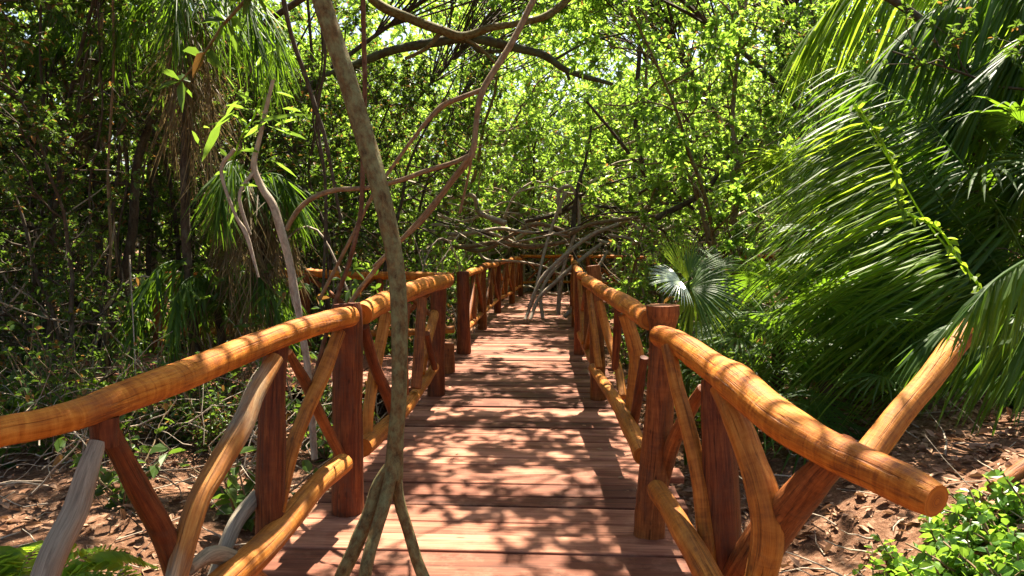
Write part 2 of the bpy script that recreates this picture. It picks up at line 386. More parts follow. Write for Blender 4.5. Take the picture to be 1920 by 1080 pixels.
# left, near: widens a little towards the viewer
r1 = Railing('log_railing', 'long near log railing with grey and dark red braces, ending at the forked trunk', (-1.11, 3.81), (-1.36, 1.6), seed=21)
r1.px('handrail', TAN, [(-420,925,84,1.28), (-30,817,62,1.62), (70,797,60,1.72), (156,774,60,1.84), (223,748,64,1.95), (300,720,64,2.14), (363,697,60,2.35), (450,660,53,2.65), (519,633,47,2.92), (590,609,43,3.25), (656,593,40,3.72)], bump=.022)
r1.px('post', RED, [(651,569,50,3.81), (652,600,56,3.81), (652,760,58,3.83), (653,970,62,3.81), (653,1120,62,3.81)], bump=.03)
r1.px('short_post', RED, [(519,640,42), (511,730,46), (507,880,52), (505,1008,50)], off=.03, label='dark upright that stops at the lower rail', square=.10)
r1.px('lower_rail', OCH, [(644,868,40), (600,905,43), (540,975,50), (480,1040,57), (380,1130,69)], off=-.02)
r1.px('lower_rail', TGR, [(356,1066,21), (400,1040,34), (452,1062,38), (520,1130,43)], off=.03, label='splintered offcut end of a rail')
r1.px('brace', TGR, [(516,672,31), (480,735,38), (452,800,45), (405,880,46), (368,950,43), (330,1085,41)], off=-.03, label='ochre brace weathered grey halfway down')
r1.px('brace', RDB, [(540,660,17), (575,722,21), (606,790,21), (642,862,19)], off=.05)
r1.px('brace', OCH, [(636,622,24), (606,700,28), (575,770,28), (545,850,31), (520,960,31)], off=0)
r1.px('brace', GRY, [(482,930,29), (440,985,29), (400,1090,31)], off=.10, label='grey weathered brace behind the dark upright')
r1.px('brace', RED, [(196,795,40), (225,850,40), (262,920,45), (305,1000,45), (330,1075,43)], off=.02, label='dark red slanting brace')
r1.px('block', RED, [(195,782,50), (198,836,44)], off=-.01, label='dark red block under the handrail', square=.2)
r1.px('brace', GRY, [(184,828,31), (163,885,41), (140,960,48), (100,1040,52), (62,1150,57)], off=-.01, label='silver grey bent brace')

# left, second run up to the opening
r2 = Railing('log_railing', 'short log railing behind the forked trunk, between two thick posts', (-1.11, 3.81), (-1.08, 6.78), seed=22)
r2.px('handrail', TAN, [(676,590,44,3.90), (715,568,40,4.4), (765,548,36,5.1), (800,535,32,5.9), (838,526,28,6.7)], bump=.04)
r2.px('post', RED, [(824,513,24,6.78), (822,560,30,6.78), (819,650,32,6.78), (818,744,33,6.78), (818,800,33,6.78)], bump=.05)
r2.px('short_post', RDB, [(792,560,18), (786,640,20), (780,728,20)], off=.03)
r2.px('brace', OCH, [(724,590,20), (706,680,22), (692,760,22), (690,815,20)], off=-.02)
r2.px('brace', RED, [(682,612,20), (700,680,22), (724,735,22), (742,790,18)], off=.04)
r2.px('brace', RDB, [(762,570,16), (756,640,18), (758,740,18)], off=.05)
r2.px('brace', OCH, [(830,540,16), (812,600,18), (796,660,18), (790,700,16)], off=-.03)
r2.px('brace', RED, [(800,625,12), (806,655,12), (815,690,12)], off=.05)
r2.px('lower_rail', OCH, [(680,840,36), (712,812,34), (748,778,28), (790,725,22), (815,688,18)], off=0)

# left, beyond the opening, up to the cross railing
r3 = Railing('log_railing', 'low dark railing beyond the side opening, running on to the far cross railing', (-1.13, 9.3), (-.70, 19.6), seed=23)
def posts(rl, lst, rh=1.12, mats=(RED, RDB)):
    for k, (x, y, r, top) in enumerate(lst): rl.post(mats[k%2], x, y, r, top)
pl = [(-1.13,9.3,.088,1.16), (-1.10,11.8,.075,1.15), (-1.02,14.6,.072,1.17), (-.80,16.7,.068,1.16), (-.66,18.9,.066,1.16)]
posts(r3, pl)
def run(rl, pl, zr=1.09, zl=.30, rr=.052, mats=(OCH, RDB, TAN)):
    for k in range(len(pl)-1):
        a, b = pl[k], pl[k+1]; A = np.array(a[:2]); B = np.array(b[:2])
        j = rl.rng.normal(0, .018, 6)
        L = lambda t, z: np.array([*(A*(1-t)+B*t), z])
        rl.log('handrail', TAN, [L(.01,zr+j[0]), L(.35,zr+j[1]+.01), L(.7,zr+j[2]), L(.99,zr+j[3])], [rr, rr*1.1, rr, rr*.95], sides=10, bump=.06)
        rl.log('lower_rail', OCH, [L(.01,zl), L(.5,zl+j[4]), L(.99,zl)], [rr*.85]*3, sides=9, bump=.06)
        rl.stick('short_post', mats[1], L(.5,zr-.03), L(.5,zl-.05), rr*.9)
        for (t0, t1, m) in ((.06,.42,0), (.44,.08,1), (.56,.93,1), (.94,.58,0)):
            rl.stick('brace', mats[m], L(t0,zr-.04)+[.02*(1 if m else -1),0,0], L(t1,zl+.03)+[.02*(1 if m else -1),0,0], rr*.62)
run(r3, pl)
r3.log('short_post', RDB, [(-1.16,7.95,-.4), (-1.16,7.95,.15), (-1.15,7.95,.36)], [.085,.082,.075], label='knee high stump in the side opening')

# the railing that leaves to the left from the opening
r4 = Railing('log_railing', 'straight railing leaving sideways to the left behind the grey crooked trunk', (-1.2, 9.3), (-5.2, 9.1), seed=24)
pl = [(-1.24,9.3,.07,1.15), (-3.35,9.15,.075,1.13), (-5.4,9.05,.075,1.12)]
posts(r4, pl[1:]); run(r4, pl, 1.10, .34, .058, (RDB, RDB, TAN))
# cross railing at the end
r5 = Railing('log_railing', 'thin red cross railing at the far end of the walkway, under the tangled roots', (-.70, 19.9), (8, 19.7), seed=25)
pl = [(-.72,20.0,.06,1.16), (1.3,19.95,.06,1.14), (3.4,19.85,.06,1.14), (5.5,19.8,.06,1.14), (7.6,19.7,.06,1.14)]
posts(r5, pl); run(r5, pl, 1.10, .32, .045, (RDB, RDB, TAN))

# right, nearest: the handrail kinks and droops outward
q1 = Railing('log_railing', 'log railing whose thick handrail kinks and droops to a sawn end', (.605, 3.57), (1.05, 1.9), seed=26)
q1.px('post', RDB, [(1243,572,58,3.57), (1243,588,58,3.57), (1242,612,48,3.57), (1240,640,46,3.57), (1236,760,54,3.58), (1229,860,56,3.58), (1223,920,58,3.57), (1219,985,56,3.57), (1217,1030,60,3.57), (1214,1140,58,3.57)], bump=.05, label='thick post with a flat cap and a swollen foot')
q1.px('handrail', TAN, [(1238,630,44,3.46), (1274,645,46,3.25), (1342,692,56,2.88), (1382,720,74,2.70), (1462,786,76,2.42), (1560,846,73,2.2), (1650,888,74,2.03), (1722,922,74,1.92), (1756,940,64,1.87)], bump=.04)
q1.px('short_post', RED, [(1340,712,44), (1345,800,56), (1350,930,64), (1356,1100,70)], off=.0, square=.08)
q1.px('lower_rail', OCH, [(1232,918,39,3.42), (1262,965,42,3.1), (1300,1030,48,2.75), (1350,1120,55,2.45)])
q1.px('brace', RDB, [(1318,728,21), (1292,772,26), (1262,830,28), (1240,915,26)], off=-.05)
q1.px('brace', OCH, [(1252,648,26), (1268,720,28), (1290,800,30), (1312,900,32), (1322,985,32), (1330,1060,30)], off=.08)
q1.px('brace', OCH, [(1350,728,39), (1385,800,51), (1408,860,51), (1432,930,62), (1440,1010,63), (1420,1100,53)], off=.04, label='wide ochre brace broadening downwards')
q1.px('brace', RDB, [(1590,835,49), (1545,880,58), (1500,930,67), (1450,990,77), (1400,1075,81), (1370,1140,81)], off=-.02, label='heavy dark red brace crossing in front of the wide ochre one')

q2 = Railing('log_railing', 'middle log railing between the flat capped post and the next post', (.60, 3.57), (.54, 6.67), seed=27)
q2.px('handrail', TAN, [(1218,600,40,3.66), (1190,583,36,4.1), (1165,565,34,4.7), (1140,552,28,5.3), (1118,538,26,6.0), (1102,528,24,6.6)], bump=.05)
q2.px('post', RDB, [(1112,498,26,6.67), (1116,540,26,6.67), (1119,640,27,6.67), (1121,750,30,6.67), (1121,800,30,6.67)], bump=.05)
q2.px('lower_rail', OCH, [(1112,690,18,6.5), (1150,745,24,5.0), (1175,790,30,4.3), (1205,855,34,3.68)])
q2.px('brace', OCH, [(1104,545,12,6.5), (1113,610,13,6.2), (1123,690,13,6.0)])
q2.px('brace', OCH, [(1124,565,15,5.6), (1140,630,16,5.5), (1160,695,16,5.3), (1168,745,16,5.1)])
q2.px('brace', RED, [(1158,575,14,5.1), (1157,630,15,5.2), (1153,690,14,5.3)])
q2.px('brace', OCH, [(1172,590,26,4.5), (1190,650,28,4.5), (1193,690,27,4.5), (1180,790,24,4.5)], label='wide bent ochre brace')
q2.px('brace', RED, [(1208,670,16,4.1), (1197,740,18,4.2), (1188,800,18,4.4)])
q3 = Railing('log_railing', 'far narrow railing seen almost end on, beyond the middle log railing', (.53, 6.7), (.80, 18), seed=28)
pl = [(.54,6.7,.07,1.2), (.50,9.3,.07,1.16), (.58,12.3,.066,1.17), (.70,16.2,.062,1.16)]
posts(q3, pl[1:]); run(q3, pl, 1.12, .30, .055)
q3.log('short_post', TAN, [(.58,8.0,1.02), (.62,8.05,1.22)], [.07,.06], label='rail stub standing proud of the handrail')

# ------------------------------------------------------------------ foliage builders
UP = np.array([0,0,1.0])
def add_leaves(mb, base, d, L, Wd, rng, droop=.25, fold=.18, nbias=1.0):
    """pointed leaves: six corners, two faces each"""
    n = len(base); d = nrm(d); n0 = nrm(UP*nbias+rng.normal(0, .55, (n,3)))
    w = nrm(np.cross(d, n0)); nn = np.cross(w, d)
    L = np.broadcast_to(L, (n,))[:,None]; Wd = np.broadcast_to(Wd, (n,))[:,None]
    b = base; q1 = b+d*L*.34; q2 = b+d*L*.72-UP*L*droop*.35; tip = b+d*L-UP*L*droop
    f = nn*Wd*fold
    V = np.stack([b, q1+w*Wd+f, q2+w*Wd*.72+f, tip, q2-w*Wd*.72+f, q1-w*Wd+f], 1)
    k = np.arange(n)[:,None]*6
    Q = np.concatenate([k+[0,1,2,3], k+[0,3,4,5]], 0)
    mb.add(V, Q)
def rosettes(mb, P, D, per, L, rng, open_=.9, width=.24, droop=.25):
    """P tips, D twig directions; each carries a whorl of leaves"""
    P = np.repeat(P, per, 0); D = nrm(np.repeat(D, per, 0)); n = len(P)
    ph = np.tile(np.arange(per)*2.4, n//per)+np.repeat(rng.uniform(0, 6.28, n//per), per)+rng.normal(0, .2, n)
    a = nrm(np.cross(D, np.where(np.abs(D[:,2:3])>.9, np.array([[1.,0,0]]), UP[None]))); b = np.cross(D, a)
    d = D*(1-open_*.6)+(a*np.cos(ph)[:,None]+b*np.sin(ph)[:,None])*open_+UP*.12
    ll = L*rng.uniform(.6, 1.15, n)
    add_leaves(mb, P-D*rng.uniform(0, .07, (n,1)), d, ll, ll*width, rng, droop)

def crooked(p, d, L, r0, r1, rng, n=6, wob=.25, grav=0.0):
    P = [np.array(p, float)]; d = nrm(d); st = L/n
    for k in range(n):
        d = nrm(d+rng.normal(0, wob, 3)+np.array([0,0,grav])); P.append(P[-1]+d*st)
    return np.array(P), np.linspace(r0, r1, n+1)
def perp(d, rng):
    v = rng.normal(0, 1, 3); v = v-d*(v@d); return nrm(v)

def tree_geo(seed, H=7.0, r=.07, base=2.0, rx=2.2, stems=2, limbs=8, subs=4, twigs=3, per=7, L=.13, lean=.5, wob=.16, low=0, sides=6, top_flat=False, width=.24):
    """trunk mesh builder, crown mesh builder and the crown's leaf sites for one tree"""
    rng = np.random.default_rng(seed); tm = MB(); cm = MB(); S = []; D = []
    for s in range(stems):
        ang = rng.uniform(0, 6.28); dr = np.array([math.cos(ang)*lean*.5, math.sin(ang)*lean*.5, 1.0])
        P, rr = crooked((rng.normal(0,.12), rng.normal(0,.12), -.1), dr, H*rng.uniform(.8,1), r*rng.uniform(.75,1), r*.25, rng, 11, wob*.8)
        if top_flat: pass
        P2, r2_ = spline(P, rr, .4); tube(tm, P2, r2_, sides+2, .03, rng, caps=False)
        for l in range(limbs):
            t = min(.98, max(base/H, .05)+(1-base/H)*((l+rng.uniform(0,.9))/limbs)); i0 = int(t*(len(P)-1)); p = P[i0]+(P[min(i0+1,len(P)-1)]-P[i0])*(t*(len(P)-1)-i0)
            a = rng.uniform(0, 6.28); dd = np.array([math.cos(a), math.sin(a), rng.uniform(.05,.9)]); LL = rx*rng.uniform(.5,1.05)*(1-.35*max(0,t-.6)/.4)
            B, br = crooked(p, dd, LL, rr[i0]*.6, .010, rng, 6, wob*1.4); tube(tm, B, br, 5, caps=False)
            for u in range(subs):
                k = rng.integers(1, 6); dv = nrm(B[k]-B[k-1]); d2 = nrm(dv*.7+perp(dv, rng)*.8+UP*.2)
                C, c_r = crooked(B[k], d2, LL*rng.uniform(.25,.5), br[k]*.7, .005, rng, 4, wob*1.6); tube(tm, C, c_r, 4, caps=False)
                for w in range(twigs):
                    k2 = rng.integers(1, 5); dv2 = nrm(C[k2]-C[k2-1]); d3 = nrm(dv2*.6+perp(dv2, rng)*.8+UP*.25)
                    E, e_r = crooked(C[k2], d3, rng.uniform(.18,.5), .006, .003, rng, 2, .2); tube(tm, E, e_r, 3, caps=False)
                    S += [E[-1], (E[1]+E[0])/2]; D += [nrm(E[-1]-E[-2]), nrm(E[1]-E[0]+rng.normal(0,.1,3))]
                S.append(C[-1]); D.append(nrm(C[-1]-C[-2]))
    for l in range(low):                      # bare dead limbs low on the trunk
        a = rng.uniform(0, 6.28); B, br = crooked((0,0,rng.uniform(.2,base)), (math.cos(a), math.sin(a), rng.uniform(-.3,.9)), rng.uniform(.8,2.6), r*rng.uniform(.25,.5), .006, rng, 8, .28)
        tube(tm, B, br, 5, caps=False)
        for u in range(3):
            k = rng.integers(2, 8); C, c_r = crooked(B[k], nrm(perp(nrm(B[k]-B[k-1]), rng)+UP*.2), rng.uniform(.3,1.1), br[k]*.6, .004, rng, 5, .3); tube(tm, C, c_r, 4, caps=False)
    S = np.array(S); D = np.array(D)
    rosettes(cm, S, D, per, L, rng, width=width)
    return tm, cm
def prop_root(seed, h, reach, r=.03):
    rng = np.random.default_rng(seed); a = rng.uniform(0, 6.28); c = np.array([math.cos(a), math.sin(a), 0])
    pts = [UP*h, c*reach*.35+UP*(h+.08), c*reach*.8+UP*h*.62, c*reach+UP*.1, c*reach*1.02-UP*.35]
    pts = np.array(pts)+rng.normal(0, .04, (5,3)); P, rr = spline(pts, [r,r*.9,r*.8,r*.75,r*.8], .12)
    mb = MB(); tube(mb, P, rr, 6, .04, rng); return mb
def make_tree(name, cat, label, group, loc, seed, bark, leaf, roots=0, rz=0, scale=1.0, **k):
    o = empty(name, label, cat, group, loc, rz); o.scale = (scale,)*3
    tm, cm = tree_geo(seed, **k); tm.build('trunk', bark, o); cm.build('crown', leaf, o, smooth=False)
    for q in range(roots): prop_root(seed*31+q, .5+.22*q, .5+.25*((q*7)%4), .026).build('prop_root', bark, o)
    return o
def gz(x, y): return float(ground_z(x, y))
def GR(px, py):                       # where the sight line meets the soil
    v = np.array(ray(px, py)); e = np.array(EYE); t = .6
    while t < 60 and (e+v*t)[2] > gz(*(e+v*t)[:2]): t += .02
    return e+v*t

# ------------------------------------------------------------------ mangroves: the sunlit thicket round the far end
GM = 'mangrove trees of the sunlit thicket'
protos = []
specs = [dict(H=8.5, r=.07, base=3.0, rx=2.5, stems=2, limbs=10, subs=5, low=5), dict(H=7.5, r=.08, base=2.7, rx=2.7, stems=2, limbs=10, subs=5, low=6, wob=.24),
         dict(H=9.5, r=.09, base=3.3, rx=2.8, stems=2, limbs=11, subs=5, low=4), dict(H=6.2, r=.05, base=1.4, rx=2.2, stems=3, limbs=7, subs=5, low=6, wob=.26),
         dict(H=5.2, r=.045, base=.9, rx=1.9, stems=3, limbs=7, subs=5, low=3, wob=.2)]
far_label = 'bright green mangrove standing in the sunlit thicket beyond the far cross railing'
left_label = 'slender mangrove in the green thicket beyond the sideways railing'
right_label = 'bushy mangrove behind the palms, across the far railing'
place = []   # x, y, kind, scale
rp = np.random.default_rng(77)
def scatter(n, x0, x1, y0, y1, kinds, mind, out, s0=.85, s1=1.15):
    c = 0
    for _ in range(n*40):
        x, y_ = rp.uniform(x0,x1), rp.uniform(y0,y1)
        if all((x-q[0])**2+(y_-q[1])**2 > mind**2 for q in out):
            out.append((x, y_, int(rp.choice(kinds)), rp.uniform(s0,s1))); c += 1
            if c >= n: return
far = []; scatter(26, -9, 11, 22.0, 27, [0,1,2], 1.5, far, .95, 1.25)
near_r = []; scatter(7, 2.2, 8, 10.8, 16.6, [1,3,4,0], 1.7, near_r, .75, 1.0); scatter(9, 5.5, 12, 11, 19, [0,1,2], 1.6, near_r, .85, 1.05)
near_l = []; scatter(14, -13, -2.3, 11, 20.5, [1,3,0,2], 1.7, near_l, .75, 1.0)
near_c = [(-2.2,14.5,3,.8), (-2.4,18.4,4,1.0), (-2.6,23.2,3,1.0), (4.9,22.6,4,1.1), (-1.5,24.3,4,1.3), (1.4,23.6,3,1.2)]
for lst, lab, grp in ((far, far_label, GM), (near_c, far_label, GM), (near_r, right_label, 'mangrove trees behind the palms'), (near_l, left_label, 'mangrove trees beyond the sideways railing')):
    for (x, y_, k, s) in lst:
        while len(protos) <= k: protos.append(None)
        loc = (x, y_, gz(x, y_)); rz = rp.uniform(0, 6.28)
        if protos[k] is None:
            protos[k] = make_tree('mangrove_tree', 'tree', lab, grp, loc, 100+k, BARK_DARK if k%2 else BARK_TAN, LEAF_MANG, roots=4, rz=rz, scale=s, **specs[k])
        else: copy_thing(protos[k], loc, rz, s, lab, grp)

# the far wood closing the view: nobody could count it
mb = MB(); rng = np.random.default_rng(9)
n = 46000; a = rng.uniform(-1.2, 1.2, n); d = rng.uniform(31, 40, n); P = np.stack([np.sin(a)*d, np.cos(a)*d, rng.uniform(-.4, 1, n)**1.0*17*(.85+.15*np.sin(a*17))], -1)
P = P+nrm(rng.normal(0,1,(n,3)))*.3
D = nrm(rng.normal(0,1,(n,3))+UP*.5); rosettes(mb, P, D, 4, .34, rng, width=.3)
tag(mb.build('distant_foliage', LEAF_MANG, smooth=False), 'pale green wood far behind the thicket', kind='stuff')

# tangle of arching roots and dead limbs low in front of the thicket (a heap nobody could count)
for nm, mt, cnt, sd, lab in (('tangled_root_mass', BARK_PALE, 430, 19, 'tangle of pale arching roots behind the cross railing'), ('tangled_limb_mass', BARK_OLIVE, 330, 20, 'tangle of darker crooked limbs behind the cross railing')):
    mb = MB(); rng = np.random.default_rng(sd)
    for k in range(cnt):
        big = rng.random() < .16
        x = rng.uniform(-6.5, 7.5); y_ = rng.uniform(20.4, 23.6); h = rng.uniform(.4, 3.3); a = rng.uniform(0, 6.28); rch = rng.uniform(.5, 2.6); c = np.array([math.cos(a), math.sin(a)*.4, 0]); b = np.array([x, y_, gz(x,y_)])
        r0 = rng.uniform(.04, .075) if big else rng.uniform(.010, .032)
        if rng.random() < .5 and not big: pts = [b, b+c*rch*.3+UP*h*.9, b+c*rch*.7+UP*h, b+c*rch*1.2+UP*h*.4, b+c*rch*1.4-UP*.2]
        else: pts, _ = crooked(b+UP*h*(1.0 if big else .8), c+UP*rng.uniform(-.15,.5 if big else .9), rch*(2.2 if big else 1.6), r0, r0, rng, 7, .30)
        P, rr = spline(pts, np.linspace(r0*1.2, r0*.4, len(pts)), .2); tube(mb, P, rr, 6 if big else 5, caps=False)
    tag(mb.build(nm, mt), lab, kind='stuff')
mb = MB(); rng = np.random.default_rng(29)
for k in range(900):
    side = -1 if k < 780 else 1
    x = rng.uniform(-10.5, -1.9) if side < 0 else rng.uniform(1.4, 6); y_ = rng.uniform(6.5 if side<0 else 9, 15)
    if x > -6 and 6.9 < y_ < 9.7 : continue
    b = np.array([x, y_, gz(x,y_)]); a = rng.uniform(0, 6.28); c = np.array([math.cos(a), math.sin(a), 0]); r0 = rng.uniform(.005, .016)
    h = rng.uniform(.3, 2.6); rch = rng.uniform(.2, 1.4)
    if rng.random() < .5: pts = [b, b+c*rch*.2+UP*h*.8, b+c*rch*.6+UP*h, b+c*rch+UP*h*.4, b+c*rch*1.1-UP*.1]
    else: pts, _ = crooked(b+UP*rng.uniform(0,1.6), c*.8+UP*rng.uniform(-.3,1), rch*1.8, r0, r0, rng, 5, .3)
    P, rr = spline(pts, np.linspace(r0*1.1, r0*.5, len(pts)), .15); tube(mb, P, rr, 4, caps=False)
for k in range(260):
    x = rng.uniform(-5.5,-1.9); y_ = rng.uniform(4.2,6.9); b = np.array([x,y_,gz(x,y_)+rng.uniform(0,.5)]); a = rng.uniform(0,6.28)
    P, rr = crooked(b, (math.cos(a),math.sin(a),rng.uniform(-.3,.9)), rng.uniform(.3,1.1), rng.uniform(.003,.008), .002, rng, 6, .28); tube(mb, P, rr, 4, caps=False)
tag(mb.build('dead_twig_tangle', BARK_PALE), 'dry twigs and thin roots tangled over the ground both sides of the walkway', kind='stuff')

# ------------------------------------------------------------------ canopy trees: stand beside the walkway, their crowns meet above it and cast the dapples
SHAFTS = [(-3.0,5.4,.8), (-2.3,3.9,.4), (-4.6,6.2,.5), (2.2,3.2,.6), (3.0,3.9,.8), (2.0,2.5,.5), (3.9,4.9,.6), (-.4,3.1,.28), (-.1,4.3,.25), (-.5,6.3,.3), (-.2,8.8,.5)]
def canopy_tree(label, foot, head, seed, nleaf=900, rad=(2.4,2.4,.7), bark=BARK_DARK, leaf=LEAF_SHADE, r=.11, L=.16, group=None, name='canopy_tree', clump=60):
    rng = np.random.default_rng(seed); fz = gz(*foot); o = empty(name, label, 'tree', group, (foot[0], foot[1], fz))
    f = np.zeros(3); h = np.array([head[0]-foot[0], head[1]-foot[1], head[2]-fz]); m = h*np.array([.25,.25,.55])+rng.normal(0,.15,3)
    tm = MB(); P, rr = spline([f-UP*.2, m*.5+rng.normal(0,.06,3), m, h*.8+UP*.25*h[2]*.2, h], [r*1.2, r, r*.85, r*.6, r*.35], .25); tube(tm, P, rr, 10, .05, rng)
    cc = h+nrm(rng.normal(0,1,(clump,3)))*np.array(rad)*rng.uniform(.2,1,(clump,1))**.6
    S=[]; D=[]
    for c in cc:
        i0 = rng.integers(int(len(P)*.7), len(P)); md = (P[i0]+c)/2+rng.normal(0,.15,3)+UP*.1
        B, br = spline([P[i0], md, c], [r*.3, .018, .008], .3); tube(tm, B, br, 4, caps=False)
        k = max(2, int(nleaf/clump)); dd = nrm(rng.normal(0,1,(k,3)))*np.array([1,1,.5])
        q = c+dd*rng.uniform(.05,.46,(k,1)); w_ = q+np.array([foot[0],foot[1],fz]); sh = (w_[:,2]+.2)/sdir.z   # the crowns are thin where light shafts reach the forest floor
        gxy = w_[:,:2]-np.array([sdir.x,sdir.y])[None]*sh[:,None]; gap = np.zeros(len(q), bool)
        for (hx,hy,hr) in SHAFTS: gap |= np.hypot(gxy[:,0]-hx, (gxy[:,1]-hy)*.8) < hr*rng.uniform(.7,1.15,len(q))
        q = q[~gap]; dd = dd[~gap]
        S.append(q); D.append(nrm(dd+UP*.3))
    cm = MB(); rosettes(cm, np.vstack(S), np.vstack(D), 6, L, rng, width=.26)
    tm.build('trunk', bark, o); cm.build('crown', leaf, o, smooth=False)
    return o
cl = [((-3.4,.2), (-1.4,2.6,5.4)), ((3.2,.2), (1.2,2.2,5.6)), ((-3.2,.8), (-1.2,5.4,5.8)), ((3.4,.9), (1.3,5.2,5.6)),
      ((-5.6,8.0), (-1.0,8.4,6.2)), ((5.2,7.8), (1.4,8.2,6.4)), ((-5.8,11.6), (-.8,11.6,7.0)), ((5.6,11.9), (1.0,11.8,7.2)),
      ((-5.2,15.4), (-.8,15.6,7.4)), ((5.2,15.6), (2.2,15.4,7.4)), ((-4.0,18.6), (-1.0,19.4,7.9)), ((5.0,18.8), (2.2,19.2,8.0)), ((6.6,14.0), (5.0,14.6,7.2)), ((7.6,17.0), (6.6,18.2,7.6))]
for k, (f, h) in enumerate(cl):
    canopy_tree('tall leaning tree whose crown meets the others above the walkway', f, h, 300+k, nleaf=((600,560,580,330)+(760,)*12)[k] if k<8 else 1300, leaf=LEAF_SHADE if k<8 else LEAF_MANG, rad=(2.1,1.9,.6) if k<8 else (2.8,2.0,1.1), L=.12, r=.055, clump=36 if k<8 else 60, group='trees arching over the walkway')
# the left side stands in deep shade under a closed canopy
cs = [((-4.4,.8), (-4.2,3.6,5.8)), ((-7.4,3.4), (-5.6,6.2,6.6)), ((-4.6,.4), (-3.6,6.6,6.2)), ((-8.5,9.0), (-7.2,9.4,8.0)), ((-10,4.6), (-8.4,6.2,7.0)), ((-6.4,11.6), (-4.8,11.6,8.2)), ((-9.0,13.0), (-8.0,13.6,9)),
      ((-11,8.0), (-11,9.0,8))]
for k, (f, h) in enumerate(cs):
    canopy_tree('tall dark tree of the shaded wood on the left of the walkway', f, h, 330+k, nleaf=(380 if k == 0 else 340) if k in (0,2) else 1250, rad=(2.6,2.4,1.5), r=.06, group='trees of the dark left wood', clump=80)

# dark leafy small trees filling the left wood
ps = None
for k, (x, y_, s) in enumerate([(-5.8,7.0,.8), (-6.8,8.6,1.0), (-5.4,10.5,1.05), (-8.6,11.5,1.2), (-3.6,11.2,.85), (-7.2,13.2,1.2), (-10.2,9.0,1.1), (-4.9,13.6,1.1), (-9.6,6.6,.9), (-3.2,10.4,.9), (-4.6,9.9,.9), (-6.4,9.7,1.0), (-7.0,6.6,.85), (-8.2,8.0,.95), (-4.6,6.2,.6), (-2.7,12.4,.9), (-12,12.0,1.3), (-14,15,1.4), (-11.5,15.5,1.4), (-8.8,16.5,1.4), (-12.6,9.4,1.2), (-6.6,15.6,1.2), (-16,12,1.4)]):
    lab = 'dark small leaved tree among thin stems in the shaded left wood'; grp = 'small trees of the left wood'
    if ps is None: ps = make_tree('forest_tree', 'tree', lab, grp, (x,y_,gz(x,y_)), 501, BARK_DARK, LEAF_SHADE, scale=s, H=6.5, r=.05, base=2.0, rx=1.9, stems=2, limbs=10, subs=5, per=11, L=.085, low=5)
    else: copy_thing(ps, (x,y_,gz(x,y_)), k*1.7, s, lab, grp)

for k, (x, y_, s) in enumerate([(5.6,7.6,.9), (6.8,9.2,1.1), (5.0,9.8,.9), (8.2,11.0,1.2), (8.6,5.6,.9), (8.4,7.6,1.1), (6.2,12.0,1.1), (9.8,9.6,1.2)]):
    copy_thing(ps, (x,y_,gz(x,y_)), k*1.3, s, 'dark leafy tree filling the shade behind the large palms', 'small trees behind the large palms')
make_tree('forest_tree', 'tree', 'leafy yellow green tree in full sun behind the glinting fan palm', None, (3.3,9.6,gz(3.3,9.6)), 611, BARK_OLIVE, LEAF_BROAD, H=5.6, r=.05, base=1.6, rx=1.6, stems=2, limbs=9, subs=4, per=8, L=.11, width=.27)
make_tree('forest_tree', 'tree', 'taller sunlit tree with larger leaves left of the top right palm', None, (4.6,11.2,gz(4.6,11.2)), 612, BARK_OLIVE, LEAF_BROAD, H=7.2, r=.06, base=2.4, rx=1.9, stems=2, limbs=10, subs=4, per=8, L=.12, width=.27)
# ------------------------------------------------------------------ palms
def fan_leaf(mb, hub, d, nrmv, Rl, nseg=28, spread=280, droop=.15, rng=None, join=.42, seg_w=None):
    d = nrm(d); nv = nrm(nrmv-d*np.dot(nrmv, d)); w = np.cross(nv, d); da = math.radians(spread)/nseg
    wm = (seg_w or .85*math.sin(da/2))*Rl*join*1.15
    ts = np.array([0.02, .2, join, .72, .9, 1.0]); hw = np.array([.02*wm, wm*.5, wm, wm*.72, wm*.32, 0.004*wm])
    V=[]; Q=[]; c=0
    for k in range(nseg):
        a = math.radians(spread)*((k+.5)/nseg-.5)+rng.normal(0, .015); L = Rl*(1-.16*(abs(a)/3.14)**1.5)*rng.uniform(.92,1.04)
        s = d*math.cos(a)+w*math.sin(a); t_ = -d*math.sin(a)+w*math.cos(a); dr = droop*rng.uniform(.6,1.5)
        cup = nv*.10*L
        P = hub+s[None]*(ts*L)[:,None]-UP*(dr*L*ts**2.2)[:,None]+cup*(ts*(1-ts)*2)[:,None]
        V += [np.stack([P-t_*hw[:,None], P+nv*(hw*.45)[:,None], P+t_*hw[:,None]], 1).reshape(-1,3)]
        for q in range(len(ts)-1):
            for e in (0,1): Q.append((c+q*3+e, c+q*3+e+1, c+q*3+e+4, c+q*3+e+3))
        c += len(ts)*3
    mb.add(np.vstack(V), Q)
